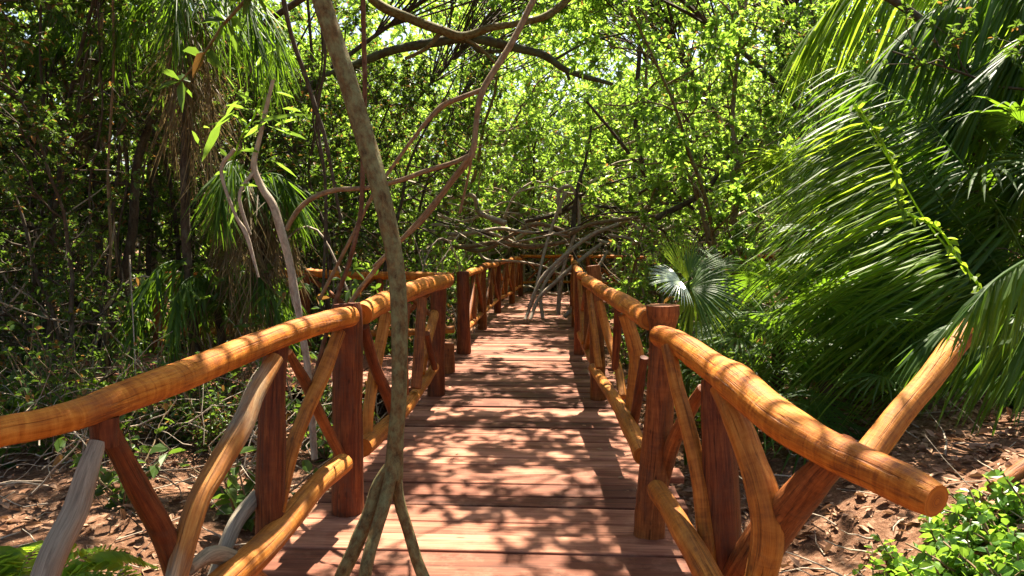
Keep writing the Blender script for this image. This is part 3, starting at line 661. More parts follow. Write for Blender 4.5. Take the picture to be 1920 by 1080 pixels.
def fan_palm(label, loc, seed, nleaf=9, Rl=.75, pet=.9, h=0.0, leaf=LEAF_PALM, group=None, dirs=None, trunk_r=.06, skirt=0):
    rng = np.random.default_rng(seed); o = empty('fan_palm', label, 'palm', group, loc)
    if h > .1:
        mb = MB(); P, rr = spline([(0,0,-.2), (rng.normal(0,.05),rng.normal(0,.05),h*.5), (0,0,h)], [trunk_r*1.2, trunk_r, trunk_r*1.1], .08); tube(mb, P, rr, 12, .08, rng); mb.build('trunk', FIBRE, o)
    for k in range(nleaf):
        if dirs is not None: a, el = dirs[k]
        else: a, el = k*2.4+rng.uniform(-.2,.2), rng.uniform(.15, 1.25)
        d = np.array([math.cos(a)*math.cos(el), math.sin(a)*math.cos(el), math.sin(el)])
        top = np.array([0,0,h]); hub = top+d*pet*rng.uniform(.8,1.1)
        lm = MB(); dd = nrm(d-UP*rng.uniform(.2,.7)); nv = nrm(UP*math.cos(el)+d*.2+rng.normal(0,.15,3)-d*math.sin(el)*.6)
        fan_leaf(lm, hub, dd, nv, Rl*rng.uniform(.8,1.1), 34, 290, .30, rng, join=.34)
        lf = lm.build('frond', leaf, o, smooth=False)
        sm = MB(); P, rr = spline([top-UP*.05, (top+hub)/2+UP*.04, hub], [.016,.010,.007], .12); tube(sm, P, rr, 5); sm.build('stalk', leaf, lf)
    for k in range(skirt):
        a = rng.uniform(0, 6.28); d = np.array([math.cos(a)*.35, math.sin(a)*.35, -1.0]); top = np.array([0,0,h-.05-rng.uniform(0,.7)])
        lm = MB(); hub = top+d*.25*pet+np.array([math.cos(a),math.sin(a),0])*.12; fan_leaf(lm, hub, nrm(d), nrm([math.cos(a),math.sin(a),.3]), Rl*rng.uniform(1.0,1.7), 22, 75, .1, rng, seg_w=.05)
        lm.build('dead_frond', LEAF_DRY, o, smooth=False)
    return o
def feather_frond(mb, rach, L0, ld, rng, n=70, w=.018, droop=.5, both=True, r=.012, jit=.10):
    """one long frond: rachis plus narrow drooping leaflets; ld = direction the leaflets are swept to"""
    P, rr = spline(rach, [r*(1-.75*t) for t in np.linspace(0,1,len(rach))], .06); tube(mb, P, rr, 5)
    T = nrm(np.gradient(P, axis=0)); ts = np.array([0,.15,.5,.82,1.0]); V=[]; Q=[]; c=0; ld = nrm(ld)
    for k in range(n):
        u = .03+.96*(k+rng.uniform(0,.8))/n; i0 = min(len(P)-1, int(u*(len(P)-1))); p = P[i0]; t = T[i0]
        for sgn in ((1,-1) if both else (1,)):
            side = nrm(np.cross(t, UP))*sgn
            d = nrm(ld*.9+side*.20+t*.12+rng.normal(0,jit,3)) if both else nrm(ld+rng.normal(0,jit,3)+t*.15)
            L = L0*(math.sin(math.pi*(.12+.82*u))**.5)*rng.uniform(.8,1.1); dr = droop*rng.uniform(.6,1.4)
            wv = nrm(np.cross(d, nrm(UP+rng.normal(0,.3,3)))); hw = np.array([.3,1,.95,.5,.03])*w*1.35*rng.uniform(.8,1.2)
            q = p+d*(ts*L)[:,None]-UP*(dr*L*ts**2)[:,None]; nn = np.cross(wv, d)
            V.append(np.stack([q-wv*hw[:,None], q+nn*(hw*.4)[:,None], q+wv*hw[:,None]], 1).reshape(-1,3))
            for e in range(4):
                Q += [(c+e*3, c+e*3+1, c+e*3+4, c+e*3+3), (c+e*3+1, c+e*3+2, c+e*3+5, c+e*3+4)]
            c += 15
    mb.add(np.vstack(V), Q)

# the fan leaf with painted sun glint and its green companion by the right railing
rng = np.random.default_rng(61)
o = empty('fan_palm', 'small palm with a fan leaf coloured whitish for its sun glint beside the middle right railing', 'palm', None, (W(1290,640,5.6)[0], 5.6, -.4))
base = np.array(o.location)
def palm_leaf(o, pxh, pyh, dep, dpx, dpy, ddep, Rl, nseg, spread, mat, nv, droop=.1, stalk_from=None):
    b = np.array(o.location); hub = W(pxh, pyh, dep); tip = W(dpx, dpy, dep+ddep); lm = MB()
    fan_leaf(lm, hub-b, tip-hub, np.array(nv, float), Rl, nseg, spread, droop, rng); lf = lm.build('frond', mat, o, smooth=False)
    sf = np.array([0,0,.1]) if stalk_from is None else np.array(stalk_from)-b
    sm = MB(); h = hub-b; P, rr = spline([sf, (sf+h)/2+np.array([0,0,.08]), h], [.014,.009,.006], .1); tube(sm, P, rr, 5); sm.build('stalk', LEAF_PALM, lf)
    return lf
palm_leaf(o, 1276,527, 5.6, 1210,522, -.15, .31, 30, 175, LEAF_GLINT, (.15,-.6,.9), .12)
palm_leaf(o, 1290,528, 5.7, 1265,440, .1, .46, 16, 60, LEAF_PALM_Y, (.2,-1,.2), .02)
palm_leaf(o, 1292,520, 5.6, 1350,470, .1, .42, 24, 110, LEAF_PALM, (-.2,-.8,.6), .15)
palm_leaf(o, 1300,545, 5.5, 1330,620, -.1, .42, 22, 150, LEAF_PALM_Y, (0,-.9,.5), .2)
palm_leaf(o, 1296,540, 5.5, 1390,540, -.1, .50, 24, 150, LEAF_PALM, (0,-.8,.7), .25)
# fan palms behind and below the right railing
fl = [('fan palm with yellow green leaves spreading behind the glinting fan leaf', (2.3,6.6), .5, .55, 10, LEAF_PALM, .8),
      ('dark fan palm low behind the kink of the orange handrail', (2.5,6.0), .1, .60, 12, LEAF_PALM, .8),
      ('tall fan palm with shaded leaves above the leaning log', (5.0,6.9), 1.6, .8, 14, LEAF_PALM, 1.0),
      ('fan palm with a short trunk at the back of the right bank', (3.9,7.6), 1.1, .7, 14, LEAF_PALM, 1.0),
      ('fan palm rising yellow green in the sun above the small glinting palm', (3.6,9.6), 2.0, .6, 14, LEAF_PALM_Y, .8),
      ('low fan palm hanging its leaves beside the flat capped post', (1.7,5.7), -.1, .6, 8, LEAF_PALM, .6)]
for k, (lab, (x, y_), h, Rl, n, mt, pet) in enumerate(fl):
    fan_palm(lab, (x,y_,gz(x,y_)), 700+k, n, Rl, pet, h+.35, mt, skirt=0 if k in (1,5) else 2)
# the large feather palms: their leaflets hang down to the lower left
def feather_palm(label, foot, crown_z, fronds, seed, mat, tr=.09):
    rng = np.random.default_rng(seed); o = empty('feather_palm', label, 'palm', None, (*foot, gz(*foot))); b = np.array(o.location)
    mb = MB(); P, rr = spline([(0,0,-.2), (.03,0,(crown_z-b[2])*.5), (0,0,crown_z-b[2])], [tr*1.2, tr, tr*.9], .1); tube(mb, P, rr, 12, .06, rng); mb.build('trunk', BARK_DARK, o)
    for (pts, L0, ld, n, w, droop, both, m2) in fronds:
        fm = MB(); feather_frond(fm, [p-b for p in pts], L0, ld, rng, n, w, droop, both); fm.build('frond', m2 or mat, o, smooth=False)
    return o
cA = W(1985, 520, 4.6)
feather_palm('large feather palm whose frond stalk crosses the right side with leaflets swept down', (cA[0]+1.6, 6.3), 1.8, [
    ([W(1900,640,6.11), W(1830,530,5.72), W(1740,420,5.59), W(1680,320,5.59), W(1605,205,5.72)], 1.76, (-.85,-.1,-.36), 190, 0.0096, .34, False, None),
    ([W(1930,620,6.37), W(1870,500,6.24), W(1770,380,6.11), W(1700,280,6.24), W(1620,180,6.37)], 1.69, (-.80,.1,-.42), 110, 0.0120, .35, True, LEAF_PALM),
    ([W(1960,600,6.37), W(1900,440,6.24), W(1800,300,6.24), W(1690,180,6.50), W(1560,120,6.89)], 1.43, (-.75,.1,-.45), 100, 0.0132, .35, True, LEAF_PALM),
    ([W(1990,640,5.33), W(1950,610,5.07), W(1890,590,4.81), W(1800,600,4.68), W(1730,640,4.68)], 0.72, (-.7,0,-.6), 80, 0.0120, .4, True, LEAF_PALM),
    ([W(1990,450,3.9), W(1960,470,3.6), W(1910,495,3.4), W(1860,530,3.25), W(1815,585,3.15)], .42, (-.5,0,-.7), 60, .008, .4, True, LEAF_PALM),
    ([W(1990,560,6.37), W(1880,470,6.76), W(1740,450,7.15), W(1600,500,7.41), W(1500,560,7.67)], 1.17, (-.6,0,-.6), 100, 0.0132, .4, True, LEAF_PALM),
    ([W(1990,660,6.76), W(1880,600,6.89), W(1740,560,7.15), W(1620,590,7.28), W(1520,660,7.41)], 1.04, (-.6,0,-.6), 100, 0.0132, .4, True, LEAF_PALM)], 801, LEAF_PALM_Y)
feather_palm('tall feather palm hanging its fronds from above the top right', (6.6, 8.2), 6.2, [
    ([W(2000,-60,8.1), W(1900,-40,7.7), W(1780,0,7.3), W(1700,60,7.2), W(1640,130,7.2)], 1.45, (-.55,0,-.75), 100, .015, .4, True, LEAF_PALM),
    ([W(2000,-30,7.8), W(1960,40,7.3), W(1900,90,6.9), W(1850,170,6.6), W(1800,300,6.6)], 1.55, (-.66,0,-.66), 110, .015, .32, True, None),
    ([W(2010,0,8.3), W(1940,60,8.8), W(1820,120,9.4), W(1700,200,9.6), W(1620,300,9.8)], 1.45, (-.5,0,-.8), 90, .016, .4, True, LEAF_PALM),
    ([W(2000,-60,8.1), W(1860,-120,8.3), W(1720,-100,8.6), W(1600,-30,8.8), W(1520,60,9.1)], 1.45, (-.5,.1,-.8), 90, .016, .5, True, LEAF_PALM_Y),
    ([W(2010,60,7.8), W(1985,200,7.3), W(1930,330,6.9), W(1900,420,6.8), W(1880,520,6.6)], 1.3, (-.6,0,-.7), 90, .012, .3, True, LEAF_PALM)], 802, LEAF_PALM)
# twining bright vine along the frond
rng = np.random.default_rng(88)
mb = MB(); V, rr = spline([W(1600,195,5.33), W(1650,260,5.27), W(1680,330,5.27), W(1690,390,5.21), W(1760,430,5.21), W(1800,490,5.21), W(1845,550,5.21), W(1850,600,5.21)], [.010]*8, .03)
tube(mb, V, rr, 5); o = mb.build('climbing_vine', LEAF_PALM_Y); tag(o, 'thin yellow green vine with small leaves along the great feather frond', 'vine')
lm = MB(); add_leaves(lm, V, nrm(rng.normal(0,1,V.shape)+np.array([0,-.4,0])), .08, .026, rng); lm.build('foliage', LEAF_PALM_Y, o, smooth=False)

# left: palms hanging their dark fronds into the shade
def drooping_palm(label, foot, h, n, Lf, L0, w, mat, seed, drops=0, dry=LEAF_DRY, tr=.045, dn=.55):
    rng = np.random.default_rng(seed); o = empty('drooping_palm', label, 'palm', None, (*foot, gz(*foot)))
    mb = MB(); P, rr = spline([(0,0,-.2), (rng.normal(0,.08),rng.normal(0,.08),h*.5), (0,0,h)], [tr*1.2, tr, tr], .08); tube(mb, P, rr, 10, .08, rng); mb.build('trunk', BARK_DARK, o)
    for k in range(n):
        a = k*2.4+rng.uniform(-.3,.3); c = np.array([math.cos(a), math.sin(a), 0]); u = rng.uniform(.25,.6); l = Lf*rng.uniform(.8,1.15)
        fm = MB(); feather_frond(fm, [UP*h, UP*(h+l*u*.6)+c*l*.25, UP*(h+l*u*.65)+c*l*.6, UP*(h+l*u*.2)+c*l*.85, UP*(h-l*dn)+c*l], L0, c*.35-UP*.9, rng, 46, w, .35, True, .010, .30); fm.build('frond', mat, o, smooth=False)
    for k in range(drops):
        a = rng.uniform(0,6.28); c = np.array([math.cos(a), math.sin(a), 0])*rng.uniform(.1,.35); l = rng.uniform(.8,1.9)
        fm = MB(); feather_frond(fm, [UP*h, UP*(h-.05)+c, UP*(h-l*.5)+c*1.3, UP*(h-l)+c*1.2], L0*1.1, c*.4-UP*1.2, rng, 30, w*.6, .1, True, .007, .35); fm.build('dead_frond', dry, o, smooth=False)
    return o
def at(px, d): p = W(px, 450, d); return (p[0], p[1])
drooping_palm('palm hanging long dark strands from the top of the left wood', at(372,6.8), 4.2, 6, .9, .7, .006, LEAF_PALM, 720, 10)
drooping_palm('half dead palm with drooping dry strands beside the crooked grey trunk', at(470,6.9), 2.5, 4, .6, .6, .007, LEAF_PALM, 721, 14)
drooping_palm('low palm with a dark fringe of leaflets behind the long left railing', at(400,7.0), 1.35, 9, .9, .45, .008, LEAF_PALM, 722, 6)
drooping_palm('dark palm with thin hanging strands in the upper left wood', at(200,9.4), 4.6, 7, 1.0, .5, .007, LEAF_PALM, 724, 8)

# ------------------------------------------------------------------ the forked trunk standing on the walkway, and the limbs round it
def limb(o, part, bark, pts, sides=10, bump=.05, seed=1, step=.05):
    b = np.array(o.location); rg_ = np.random.default_rng(seed); P=[]; r=[]
    for q in pts:
        p = W(q[0], q[1], q[3]) if len(q) > 3 else q[4]
        P.append(p-b); r.append(q[2]/2/FPX*p[1])
    P, r = spline(P, r, step); m = MB(); tube(m, P, r, sides, bump, rg_); return m.build(part, bark, o)
o = empty('forked_tree', 'mossy leaning trunk splitting into three roots on the walkway planks', 'tree', None, (W(735,1150,2.8)[0], 2.8, 0))
limb(o, 'trunk', BARK_OLIVE, [(560,-160,36,3.1), (600,-10,37,3.0), (648,140,37,2.95), (688,270,35,2.9), (716,370,33,2.86), (738,470,32,2.84), (747,560,32,2.82), (749,650,32,2.8), (748,740,32,2.8), (742,820,33,2.8), (738,895,38,2.8)], 14, .05, 3)
limb(o, 'root', BARK_OLIVE, [(742,860,24,2.8), (712,905,26,2.79), (694,960,26,2.77), (664,1030,28,2.74), (636,1090,28,2.72), (618,1165,28,2.70)], 12, .07, 4)
limb(o, 'root', BARK_OLIVE, [(738,870,26,2.79), (722,940,28,2.74), (704,1000,26,2.68), (688,1060,26,2.62), (670,1180,28,2.56)], 12, .07, 5)
limb(o, 'root', BARK_OLIVE, [(742,870,22,2.81), (748,935,22,2.82), (764,990,22,2.82), (782,1050,23,2.81), (800,1100,24,2.80), (812,1175,25,2.76)], 12, .07, 6)
rngc = np.random.default_rng(66); top = W(560,-160,3.1)-np.array(o.location); cm = MB(); S=[]; 
br = MB()
for k in range(26):
    d = rngc.normal(0,1,3); d[2] = abs(d[2])+.8; d = nrm(d); P, rr = crooked(top, d, rngc.uniform(1,2.0), .02, .005, rngc, 6, .2); tube(br, P, rr, 5, caps=False); S += [(P[i], nrm(P[i]-P[i-1])) for i in (3,4,5,6)]
rosettes(cm, np.array([s[0] for s in S]), np.array([s[1] for s in S]), 6, .15, rngc)
br.build('branch', BARK_OLIVE, o); cm.build('crown', LEAF_SHADE, o, smooth=False)

def liana(label, pts, bark, seed, cat='vine', name='hanging_liana', sides=8, bump=.03, extra=()):
    p0 = W(*[pts[-1][i] for i in (0,1,3)]); o = empty(name, label, cat, None, tuple(p0))
    limb(o, 'stem', bark, pts, sides, bump, seed)
    for k, e in enumerate(extra): limb(o, 'branch', bark, e, 7, bump, seed*10+k)
    return o
liana('dark red liana hanging straight down behind the mossy forked trunk', [(686,-200,9,3.9), (681,0,9,3.9), (684,150,9,3.9), (681,260,10,3.95), (678,380,9,4.0), (668,440,9,4.0), (652,500,9,4.05), (622,590,9,4.15), (560,820,9,4.3)], BARK_BROWN, 31)
liana('forked brown branch slanting from the top down across the walkway to the left railing', [(1040,-80,12,4.2), (1000,0,12,4.1), (960,80,12,4.0), (905,170,12,3.9), (893,230,10,3.9), (884,290,12,3.9), (840,350,9,3.95), (795,410,9,4.0), (742,460,9,4.05), (700,510,9,4.1), (640,600,9,4.2), (560,780,9,4.5)], BARK_TAN, 32, 'branch', 'forked_branch', extra=[
    [(905,168,9,3.9), (860,185,9,3.92), (828,200,11,3.95), (790,240,7,3.98), (745,300,7,4.0), (700,365,7,4.05), (672,420,7,4.1), (600,560,7,4.3)],
    [(884,290,10,3.9), (850,305,9,3.9), (800,320,9,3.92), (750,338,9,3.95), (690,352,9,4.0), (630,356,10,4.0), (585,372,10,4.02), (556,398,10,4.05), (538,430,9,4.1)],
    [(890,255,6,3.9), (880,320,5,4.0), (862,400,5,4.1)], [(880,292,7,3.88), (820,370,6,3.9), (760,440,6,3.9), (700,500,5,3.92)]])
liana('crooked pale grey trunk rising behind the long left railing', [(590,860,14,4.6), (578,700,14,4.6), (566,620,14,4.6), (552,540,15,4.6), (540,480,16,4.6), (526,430,17,4.6), (512,385,16,4.6), (490,350,14,4.6), (476,310,12,4.6), (486,262,9,4.6), (500,200,8,4.6), (512,150,7,4.6)], BARK_PALE, 33, 'tree', 'crooked_tree', extra=[
    [(478,320,8,4.6), (450,360,6,4.5), (455,400,7,4.5), (470,440,5,4.5)], [(560,590,8,4.6), (548,560,5,4.6), (542,520,4,4.6)], [(440,280,8,4.5), (415,320,7,4.5), (440,400,6,4.5), (462,440,9,4.5), (485,520,4,4.5)]])
liana('thick lichened limb curving across the top of the picture', [(640,-90,19,8.5), (700,0,18,8.5), (770,35,18,8.6), (830,58,18,8.7), (870,68,16,8.8), (920,52,14,8.8), (980,42,11,8.9), (1040,20,14,9.0), (1120,-60,13,9.2)], BARK_OLIVE, 34, 'branch', 'tree_limb', extra=[[(830,55,10,8.7), (800,90,8,8.7), (760,110,6,8.8)], [(860,66,8,8.8),(900,90,6,8.8),(930,120,5,8.8)]])
liana('dark mossy limb arching from the forked trunk to the middle of the thicket', [(520,210,11,9.5), (600,150,14,9.5), (670,120,16,9.5), (730,96,16,9.5), (800,82,18,9.5), (880,72,18,9.5), (960,88,16,9.5), (1020,104,14,9.5), (1055,128,12,9.5), (1090,142,10,9.5), (1150,158,7,9.6)], BARK_MOSS, 35, 'branch', 'tree_limb', extra=[[(880,74,8,9.5), (900,96,8,9.5), (960,94,5,9.6)], [(1060,130,6,9.5),(1068,150,6,9.5)], [(1040,112,6,9.5),(1100,80,4,9.5),(1180,60,4,9.6)]])
liana('long dark root hanging at the left beside the mossy limb', [(520,-60,10,6.5), (545,60,9,6.5), (575,150,9,6.5), (600,230,9,6.5), (612,270,7,6.5), (640,420,6,6.5)], BARK_DARK, 36)
liana('thin crooked brown stem climbing near the sunny right trees', [(1200,90,8,12), (1192,200,9,12), (1196,260,10,12), (1212,330,9,12), (1250,350,8,12), (1300,392,6,12)], BARK_DARK, 37, 'branch', 'thin_branch', extra=[[(1212,330,7,12),(1150,250,6,12),(1100,190,5,12)], [(1230,410,12,12),(1320,360,10,12),(1360,300,7,12),(1400,250,6,12)]])
rgl = np.random.default_rng(70)
for k in range(15):                            # thin upright stems in the dark left wood
    px = rgl.uniform(10, 620); dp = rgl.uniform(6.5, 11); w = rgl.uniform(3, 8); ln = rgl.uniform(-60, 60)
    pts = [(px+ln+rgl.normal(0,10), -120, w*.8, dp)]+[(px+ln*(1-t)+rgl.normal(0,9), 620*t, w, dp) for t in (.15,.35,.55,.75)]+[(px, 640, w, dp), (px+rgl.normal(0,8), 450+2.0*FPX/dp, w*1.1, dp)]
    o = liana('thin bare stem standing upright in the shaded left wood', pts, BARK_DARK if k%3 else BARK_TAN, 40+k, 'tree', 'thin_tree', sides=6)
    o['group'] = 'thin bare stems of the left wood'

# the small mangrove whose pale roots stand on the walkway, far
o = empty('mangrove_tree', 'mangrove rooted on the far planks by pale arching stilt roots', 'tree', None, (W(1075,560,13.6)[0], 13.6, 0))
T0 = (1078, 440)
limb(o, 'trunk', BARK_DARK, [(1110,230,4,14.2), (1098,300,5,14), (1084,350,7,13.8), (1077,400,9,13.8), (1074,450,10,13.7), (1080,490,8,13.7)], 8, .08, 51)
rw = np.random.default_rng(515)
for k in range(42):
    x0 = rw.uniform(720,1420); y0 = 478-110*rw.uniform(0,1)**1.6; sx = rw.choice([-1,1])*rw.uniform(110,330); dd = rw.uniform(13,15.5); hh = rw.uniform(5,45); slp = rw.uniform(-60,110); rw_w = rw.uniform(3,6) if k%6 else rw.uniform(8,11)
    pts = [(x0+sx*t+rw.normal(0,9), y0-hh*math.sin(math.pi*t)-slp*t+rw.normal(0,8), rw_w*(1-.55*t), dd+rw.normal(0,.2)) for t in (0,.2,.4,.6,.8,1)]
    limb(o, 'branch', BARK_PALE if k%5<3 else BARK_DARK, pts, 6, .05, 520+k)
for k, pts in enumerate([
    [(1160,420,7,13.2), (1110,440,8,13.2), (1062,476,8,13.1), (1024,512,8,13.0), (1004,545,7,12.9), (988,592,7,12.8)],
    [(1130,455,7,13.4), (1085,490,8,13.2), (1040,530,8,13.0), (1010,560,7,12.9), (994,600,7,12.6)],
    [(1078,440,7,13.6), (1060,490,7,13.6), (1050,540,8,13.5), (1046,590,9,13.4)],
    [(1060,360,7,13.8), (1030,440,6,13.7), (1014,500,6,13.4), (1000,560,6,13.1), (984,600,6,12.6)],
    [(1070,470,7,13.8), (1028,520,7,13.4), (1014,555,7,13.2), (1018,598,7,12.9)],
    [(1140,470,6,13.4), (1110,520,6,13.2), (1085,566,7,13.1), (1058,594,8,13.0)],
    [(1066,440,8,13.6), (1110,420,8,13.4), (1180,410,7,13.2), (1250,400,6,13.0), (1310,370,5,13.0)],
    [(1050,400,9,13.8), (1048,360,8,13.8), (1070,350,7,13.8), (1084,380,6,13.8), (1086,420,6,13.8)],
    [(1075,450,9,13.8), (1000,462,9,13.9), (930,455,9,14), (860,462,9,14), (800,430,7,14)],
    [(1075,440,8,13.8), (1010,420,8,13.9), (960,440,8,14), (900,470,8,14), (840,452,6,14.2)],
    [(1120,450,6,13), (1170,470,6,13), (1200,520,6,12.8), (1218,600,6,12.6)],
    [(1140,440,6,13.3), (1200,455,6,13.3), (1235,500,6,13.2), (1244,600,6,13)]]):
    limb(o, 'prop_root' if k < 6 or k > 9 else 'branch', BARK_PALE if k not in (6,8,9) else BARK_TAN, pts, 7, .06, 60+k)
cm = MB(); rr_ = np.random.default_rng(55); S = np.array([W(1088,250,14.2)-np.array(o.location)])+rr_.normal(0,.7,(160,3)); rosettes(cm, S, nrm(rr_.normal(0,1,(160,3))+UP*.4), 7, .12, rr_); cm.build('crown', LEAF_MANG, o, smooth=False)

# ------------------------------------------------------------------ right bank: leaning logs, leafy plants
def ground_log(label, pts, mat, seed, name='fallen_log'):
    p = W(pts[0][0], pts[0][1], pts[0][3]); rg_ = np.random.default_rng(seed); P=[W(q[0],q[1],q[3])-p for q in pts]; r=[q[2]/2/FPX*q[3] for q in pts]
    P, r = spline(P, r, .05); m = MB(); tube(m, P, r, 14, .05, rg_, seed_off=seed); o = m.build(name, mat); o.location = p; return tag(o, label, 'log')
ground_log('orange peeled log leaning up from behind the drooping handrail into the palms', [(1600,890,50,3.0), (1637,842,50,3.1), (1690,773,46,3.2), (1758,690,43,3.35), (1812,622,40,3.5), (1850,577,38,3.6)], OCH, 91, 'leaning_log')
ground_log('brown branch lying on the leafy bank at the right edge', [(2020,820,34,3.9), (1920,878,28,3.8), (1860,918,20,3.7)], RDB, 92)
def leafy_plant(label, loc, seed, n=60, Lf=.10, h=.35, spread=.35, mat=LEAF_BROAD, group=None, width=.33, stems=9):
    rng = np.random.default_rng(seed); o = empty('leafy_plant', label, 'plant', group, loc); sm = MB(); S=[]; D=[]
    for k in range(stems):
        a = rng.uniform(0,6.28); P, rr = crooked((0,0,-.03), (math.cos(a)*spread/h, math.sin(a)*spread/h, 1), h*rng.uniform(.6,1.2), .006, .003, rng, 5, .15); tube(sm, P, rr, 4)
        for i_ in range(1,6): S.append(P[i_]); D.append(P[i_]-P[i_-1])
    cm = MB(); S = np.array(S); D = nrm(np.array(D)); rosettes(cm, S, D, max(1, n//len(S)), Lf, rng, 1.0, width, .3)
    sm.build('stem', BARK_TAN, o); cm.build('foliage', mat, o, smooth=False); return o
pc = None; grp = 'bright leafy plants at the foot of the right bank'
for k, (px, py, z, s) in enumerate([(1700,1040,.12,1.0), (1780,1000,.15,1.1), (1850,960,.2,1.1), (1900,1010,.2,1.2), (1760,1080,.1,1.1), (1840,1060,.15,1.2), (1660,1090,.05,.9), (1930,930,.25,1.2), (1910,1090,.1,1.2)]):
    p = GR(px, py+30); loc = (p[0], p[1], gz(p[0], p[1])); s *= 1.25; lab = 'low bright green broad leaved plant below the end of the drooping handrail'
    if pc is None: pc = leafy_plant(lab, loc, 900, 330, .055, .22, .22, group=grp, stems=14)
    else: copy_thing(pc, loc, k*1.9, s, lab, grp)
p = GR(1905,760); copy_thing(pc, (p[0], p[1], p[2]), 2.0, 1.3, 'bright green plant lit by the sun high on the bank at the right edge')
# left edge fern
def fern(label, loc, seed, n=9, L=.5, mat=LEAF_PALM_Y):
    rng = np.random.default_rng(seed); o = empty('fern', label, 'fern', None, loc)
    for k in range(n):
        a = k*2.4; c = np.array([math.cos(a), math.sin(a), 0]); pts = [np.zeros(3), c*L*.35+UP*L*.55, c*L*.8+UP*L*.6, c*L*1.2+UP*L*.3]
        P, _ = spline(pts, [1]*4, .02); T = nrm(np.gradient(P, axis=0)); fm = MB()
        tube(fm, P, np.linspace(.004,.002,len(P)), 4)
        for sg in (1,-1):
            side = nrm(np.cross(T, UP))*sg; u = np.linspace(0,1,len(P)); ll = .30*L*np.sin(np.pi*(.08+.9*u))**.8
            add_leaves(fm, P, side+T*.3, ll, ll*.16, rng, .2)
        fm.build('frond', mat, o, smooth=False)
    return o
p = W(-10, 1010, 2.05); fern('bright fern at the bottom left corner beyond the grey brace', (p[0], p[1], p[2]-.42), 95, 9, .42)
p = W(30, 640, 6); fern('pale green fern in the light at the left edge above the handrail', (p[0], 6, gz(p[0],6)), 96, 9, .8)
gl = None
for k in range(44):
    x = rp.uniform(-7,-1.9); y_ = rp.uniform(4.2,11)
    if y_ > 6.8 and y_ < 9.6 and x > -6: continue
    loc = (x, y_, gz(x,y_)); lab = 'dark leafy seedling on the shaded ground behind the long near railing'; grp = 'seedlings of the left forest floor'
    if gl is None: gl = leafy_plant(lab, loc, 905, 110, .09, .5, .3, LEAF_SHADE, grp, .26)
    else: copy_thing(gl, loc, k*1.3, rp.uniform(.7,1.7), lab, grp)
sh = None
for k in range(12):
    x = rp.uniform(-5.4,-2.1); y_ = rp.uniform(5.2,6.9); loc = (x,y_,gz(x,y_)); lab = 'dark leafy shrub in the brush behind the long near railing'; grp = 'shrubs of the left forest floor'
    if sh is None: sh = leafy_plant(lab, loc, 911, 520, .07, 1.0, .6, LEAF_SHADE, grp, .22, 20)
    else: copy_thing(sh, loc, k*1.3, rp.uniform(.6,1.25), lab, grp)
gr_ = None
for k in range(16):
    x = rp.uniform(1.2,4.5); y_ = rp.uniform(6.0,12)
    loc = (x, y_, gz(x,y_)); lab = 'leafy shrub low between the palms behind the right railing'; grp = 'shrubs between the palms'
    if gr_ is None: gr_ = leafy_plant(lab, loc, 906, 160, .10, .8, .5, LEAF_MANG, grp, .25, 12)
    else: copy_thing(gr_, loc, k*1.3, rp.uniform(.7,1.4), lab, grp)
# bright big leaves catching the sun above the crooked trunk
o = empty('climbing_plant', 'sunlit climbing plant with long yellow green leaves on the crooked grey trunk', 'plant', None, tuple(W(470,220,4.5)))
b = np.array(o.location); lm = MB(); rng = np.random.default_rng(97)
for (x0,y0,x1,y1,w) in [(416,225,378,300,.028), (470,230,580,208,.022), (480,210,520,90,.018), (440,210,400,240,.02), (520,80,526,110,.02), (455,260,500,225,.022), (500,235,545,250,.014), (560,415,580,445,.01), (475,190,440,170,.015)]:
    a_, c_ = W(x0,y0,4.5)-b, W(x1,y1,4.45)-b; add_leaves(lm, a_[None], (c_-a_)[None], np.linalg.norm(c_-a_), w, rng, .05)
n = 34; P = np.array([W(rng.normal(475,40), rng.normal(230,60), rng.uniform(4.4,4.9)) for _ in range(n)])-b; add_leaves(lm, P, rng.normal(0,1,(n,3)), rng.uniform(.08,.2,n), .014, rng, .2)
lm.build('foliage', LEAF_BROAD, o, smooth=False)
sm = MB(); P, rr = spline([W(512,90,4.5)-b, W(500,150,4.5)-b, W(475,220,4.5)-b, W(450,260,4.55)-b, W(430,330,4.6)-b], [.006]*5, .05); tube(sm, P, rr, 5); sm.build('stem', LEAF_PALM_Y, o)

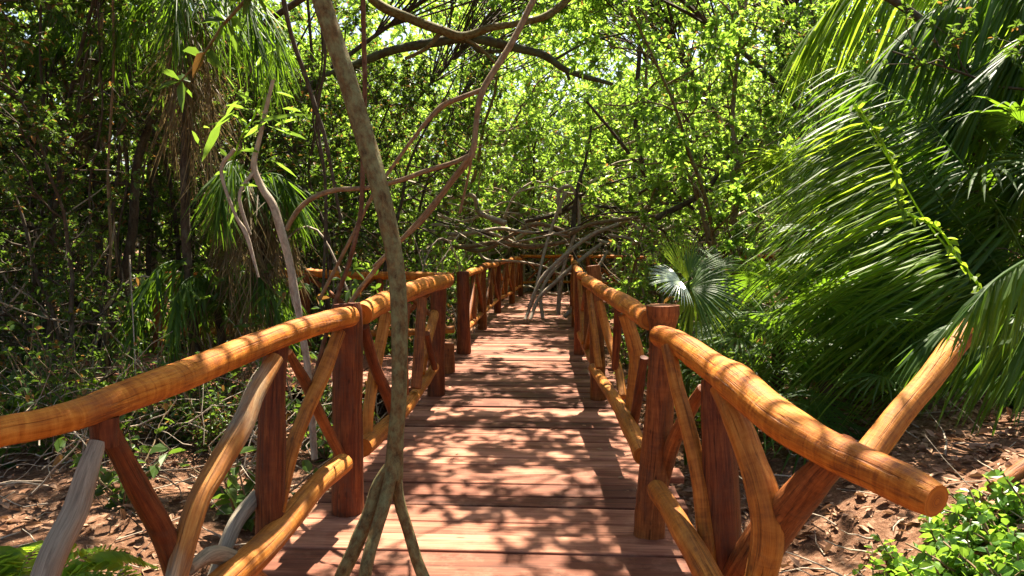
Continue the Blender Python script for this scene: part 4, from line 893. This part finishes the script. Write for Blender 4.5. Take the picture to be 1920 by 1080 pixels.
# ------------------------------------------------------------------ litter and undergrowth
mb = MB(); rng = np.random.default_rng(41); n = 26000
x = np.concatenate([rng.uniform(-8,-1.3,n//2), rng.uniform(1.0,6.5,n//2)]); y_ = np.concatenate([rng.uniform(1.5,12,n//2), rng.uniform(1.2,9,n//2)])
P = np.stack([x, y_, ground_z(x,y_)+.012], -1); D = rng.normal(0,1,(n,3)); D[:,2] *= .25; ll = rng.uniform(.03,.11,n)
add_leaves(mb, P, D, ll, ll*.22, rng, .05, .35)
n = 150; x = np.concatenate([rng.uniform(-1.3,-.95,n//3), rng.uniform(.35,.75,n//3), rng.uniform(-1.2,.7,n-2*(n//3))]); y_ = rng.uniform(2.2,17,n)
D = rng.normal(0,1,(n,3)); D[:,2] = .02; ll = rng.uniform(.02,.06,n); add_leaves(mb, np.stack([x,y_,np.full(n,.012)],-1), D, ll, ll*.25, rng, 0, .3, 4)
tag(mb.build('leaf_litter', LEAF_LITTER, smooth=False), 'fallen brown and tan leaves over the soil', kind='stuff')
mb = MB()
for k in range(900):
    x = rng.uniform(-7,-1.4) if k%2 else rng.uniform(1.0,5.5); y_ = rng.uniform(1.6,9); p = np.array([x,y_,gz(x,y_)+.015]); d = rng.normal(0,1,3); d[2] = abs(d[2])*.25
    P, rr = crooked(p, d, rng.uniform(.1,.7), rng.uniform(.003,.009), .002, rng, 4, .22, -.03); tube(mb, P, rr, 4, caps=False)
tag(mb.build('fallen_twigs', BARK_PALE), 'small bare twigs lying on the leaf litter', kind='stuff')
mb = MB(); rng = np.random.default_rng(43); n = 9000
x = rng.uniform(-12,-1.7,n); y_ = rng.uniform(6.2,14,n); k = ~((x>-6)&(y_>6.9)&(y_<9.5)); x=x[k]; y_=y_[k]
P = np.stack([x,y_,ground_z(x,y_)+rng.uniform(0,1,len(x))**2*1.7], -1); rosettes(mb, P, nrm(rng.normal(0,1,P.shape)+UP*.6), 4, .12, rng, width=.2)
n = 5000; x = rng.uniform(1.3,9,n); y_ = rng.uniform(7,16.5,n)
P = np.stack([x,y_,ground_z(x,y_)+rng.uniform(0,1,n)**2*1.6], -1); rosettes(mb, P, nrm(rng.normal(0,1,P.shape)+UP*.6), 4, .12, rng, width=.2)
n = 5000; x = rng.uniform(-7,8,n); y_ = rng.uniform(24,29,n)
P = np.stack([x,y_,ground_z(x,y_)+rng.uniform(0,1,n)**2*2.6], -1); rosettes(mb, P, nrm(rng.normal(0,1,P.shape)+UP*.6), 4, .13, rng, width=.24)
tag(mb.build('undergrowth', LEAF_SHADE, smooth=False), 'dense low undergrowth between the trees', kind='stuff')
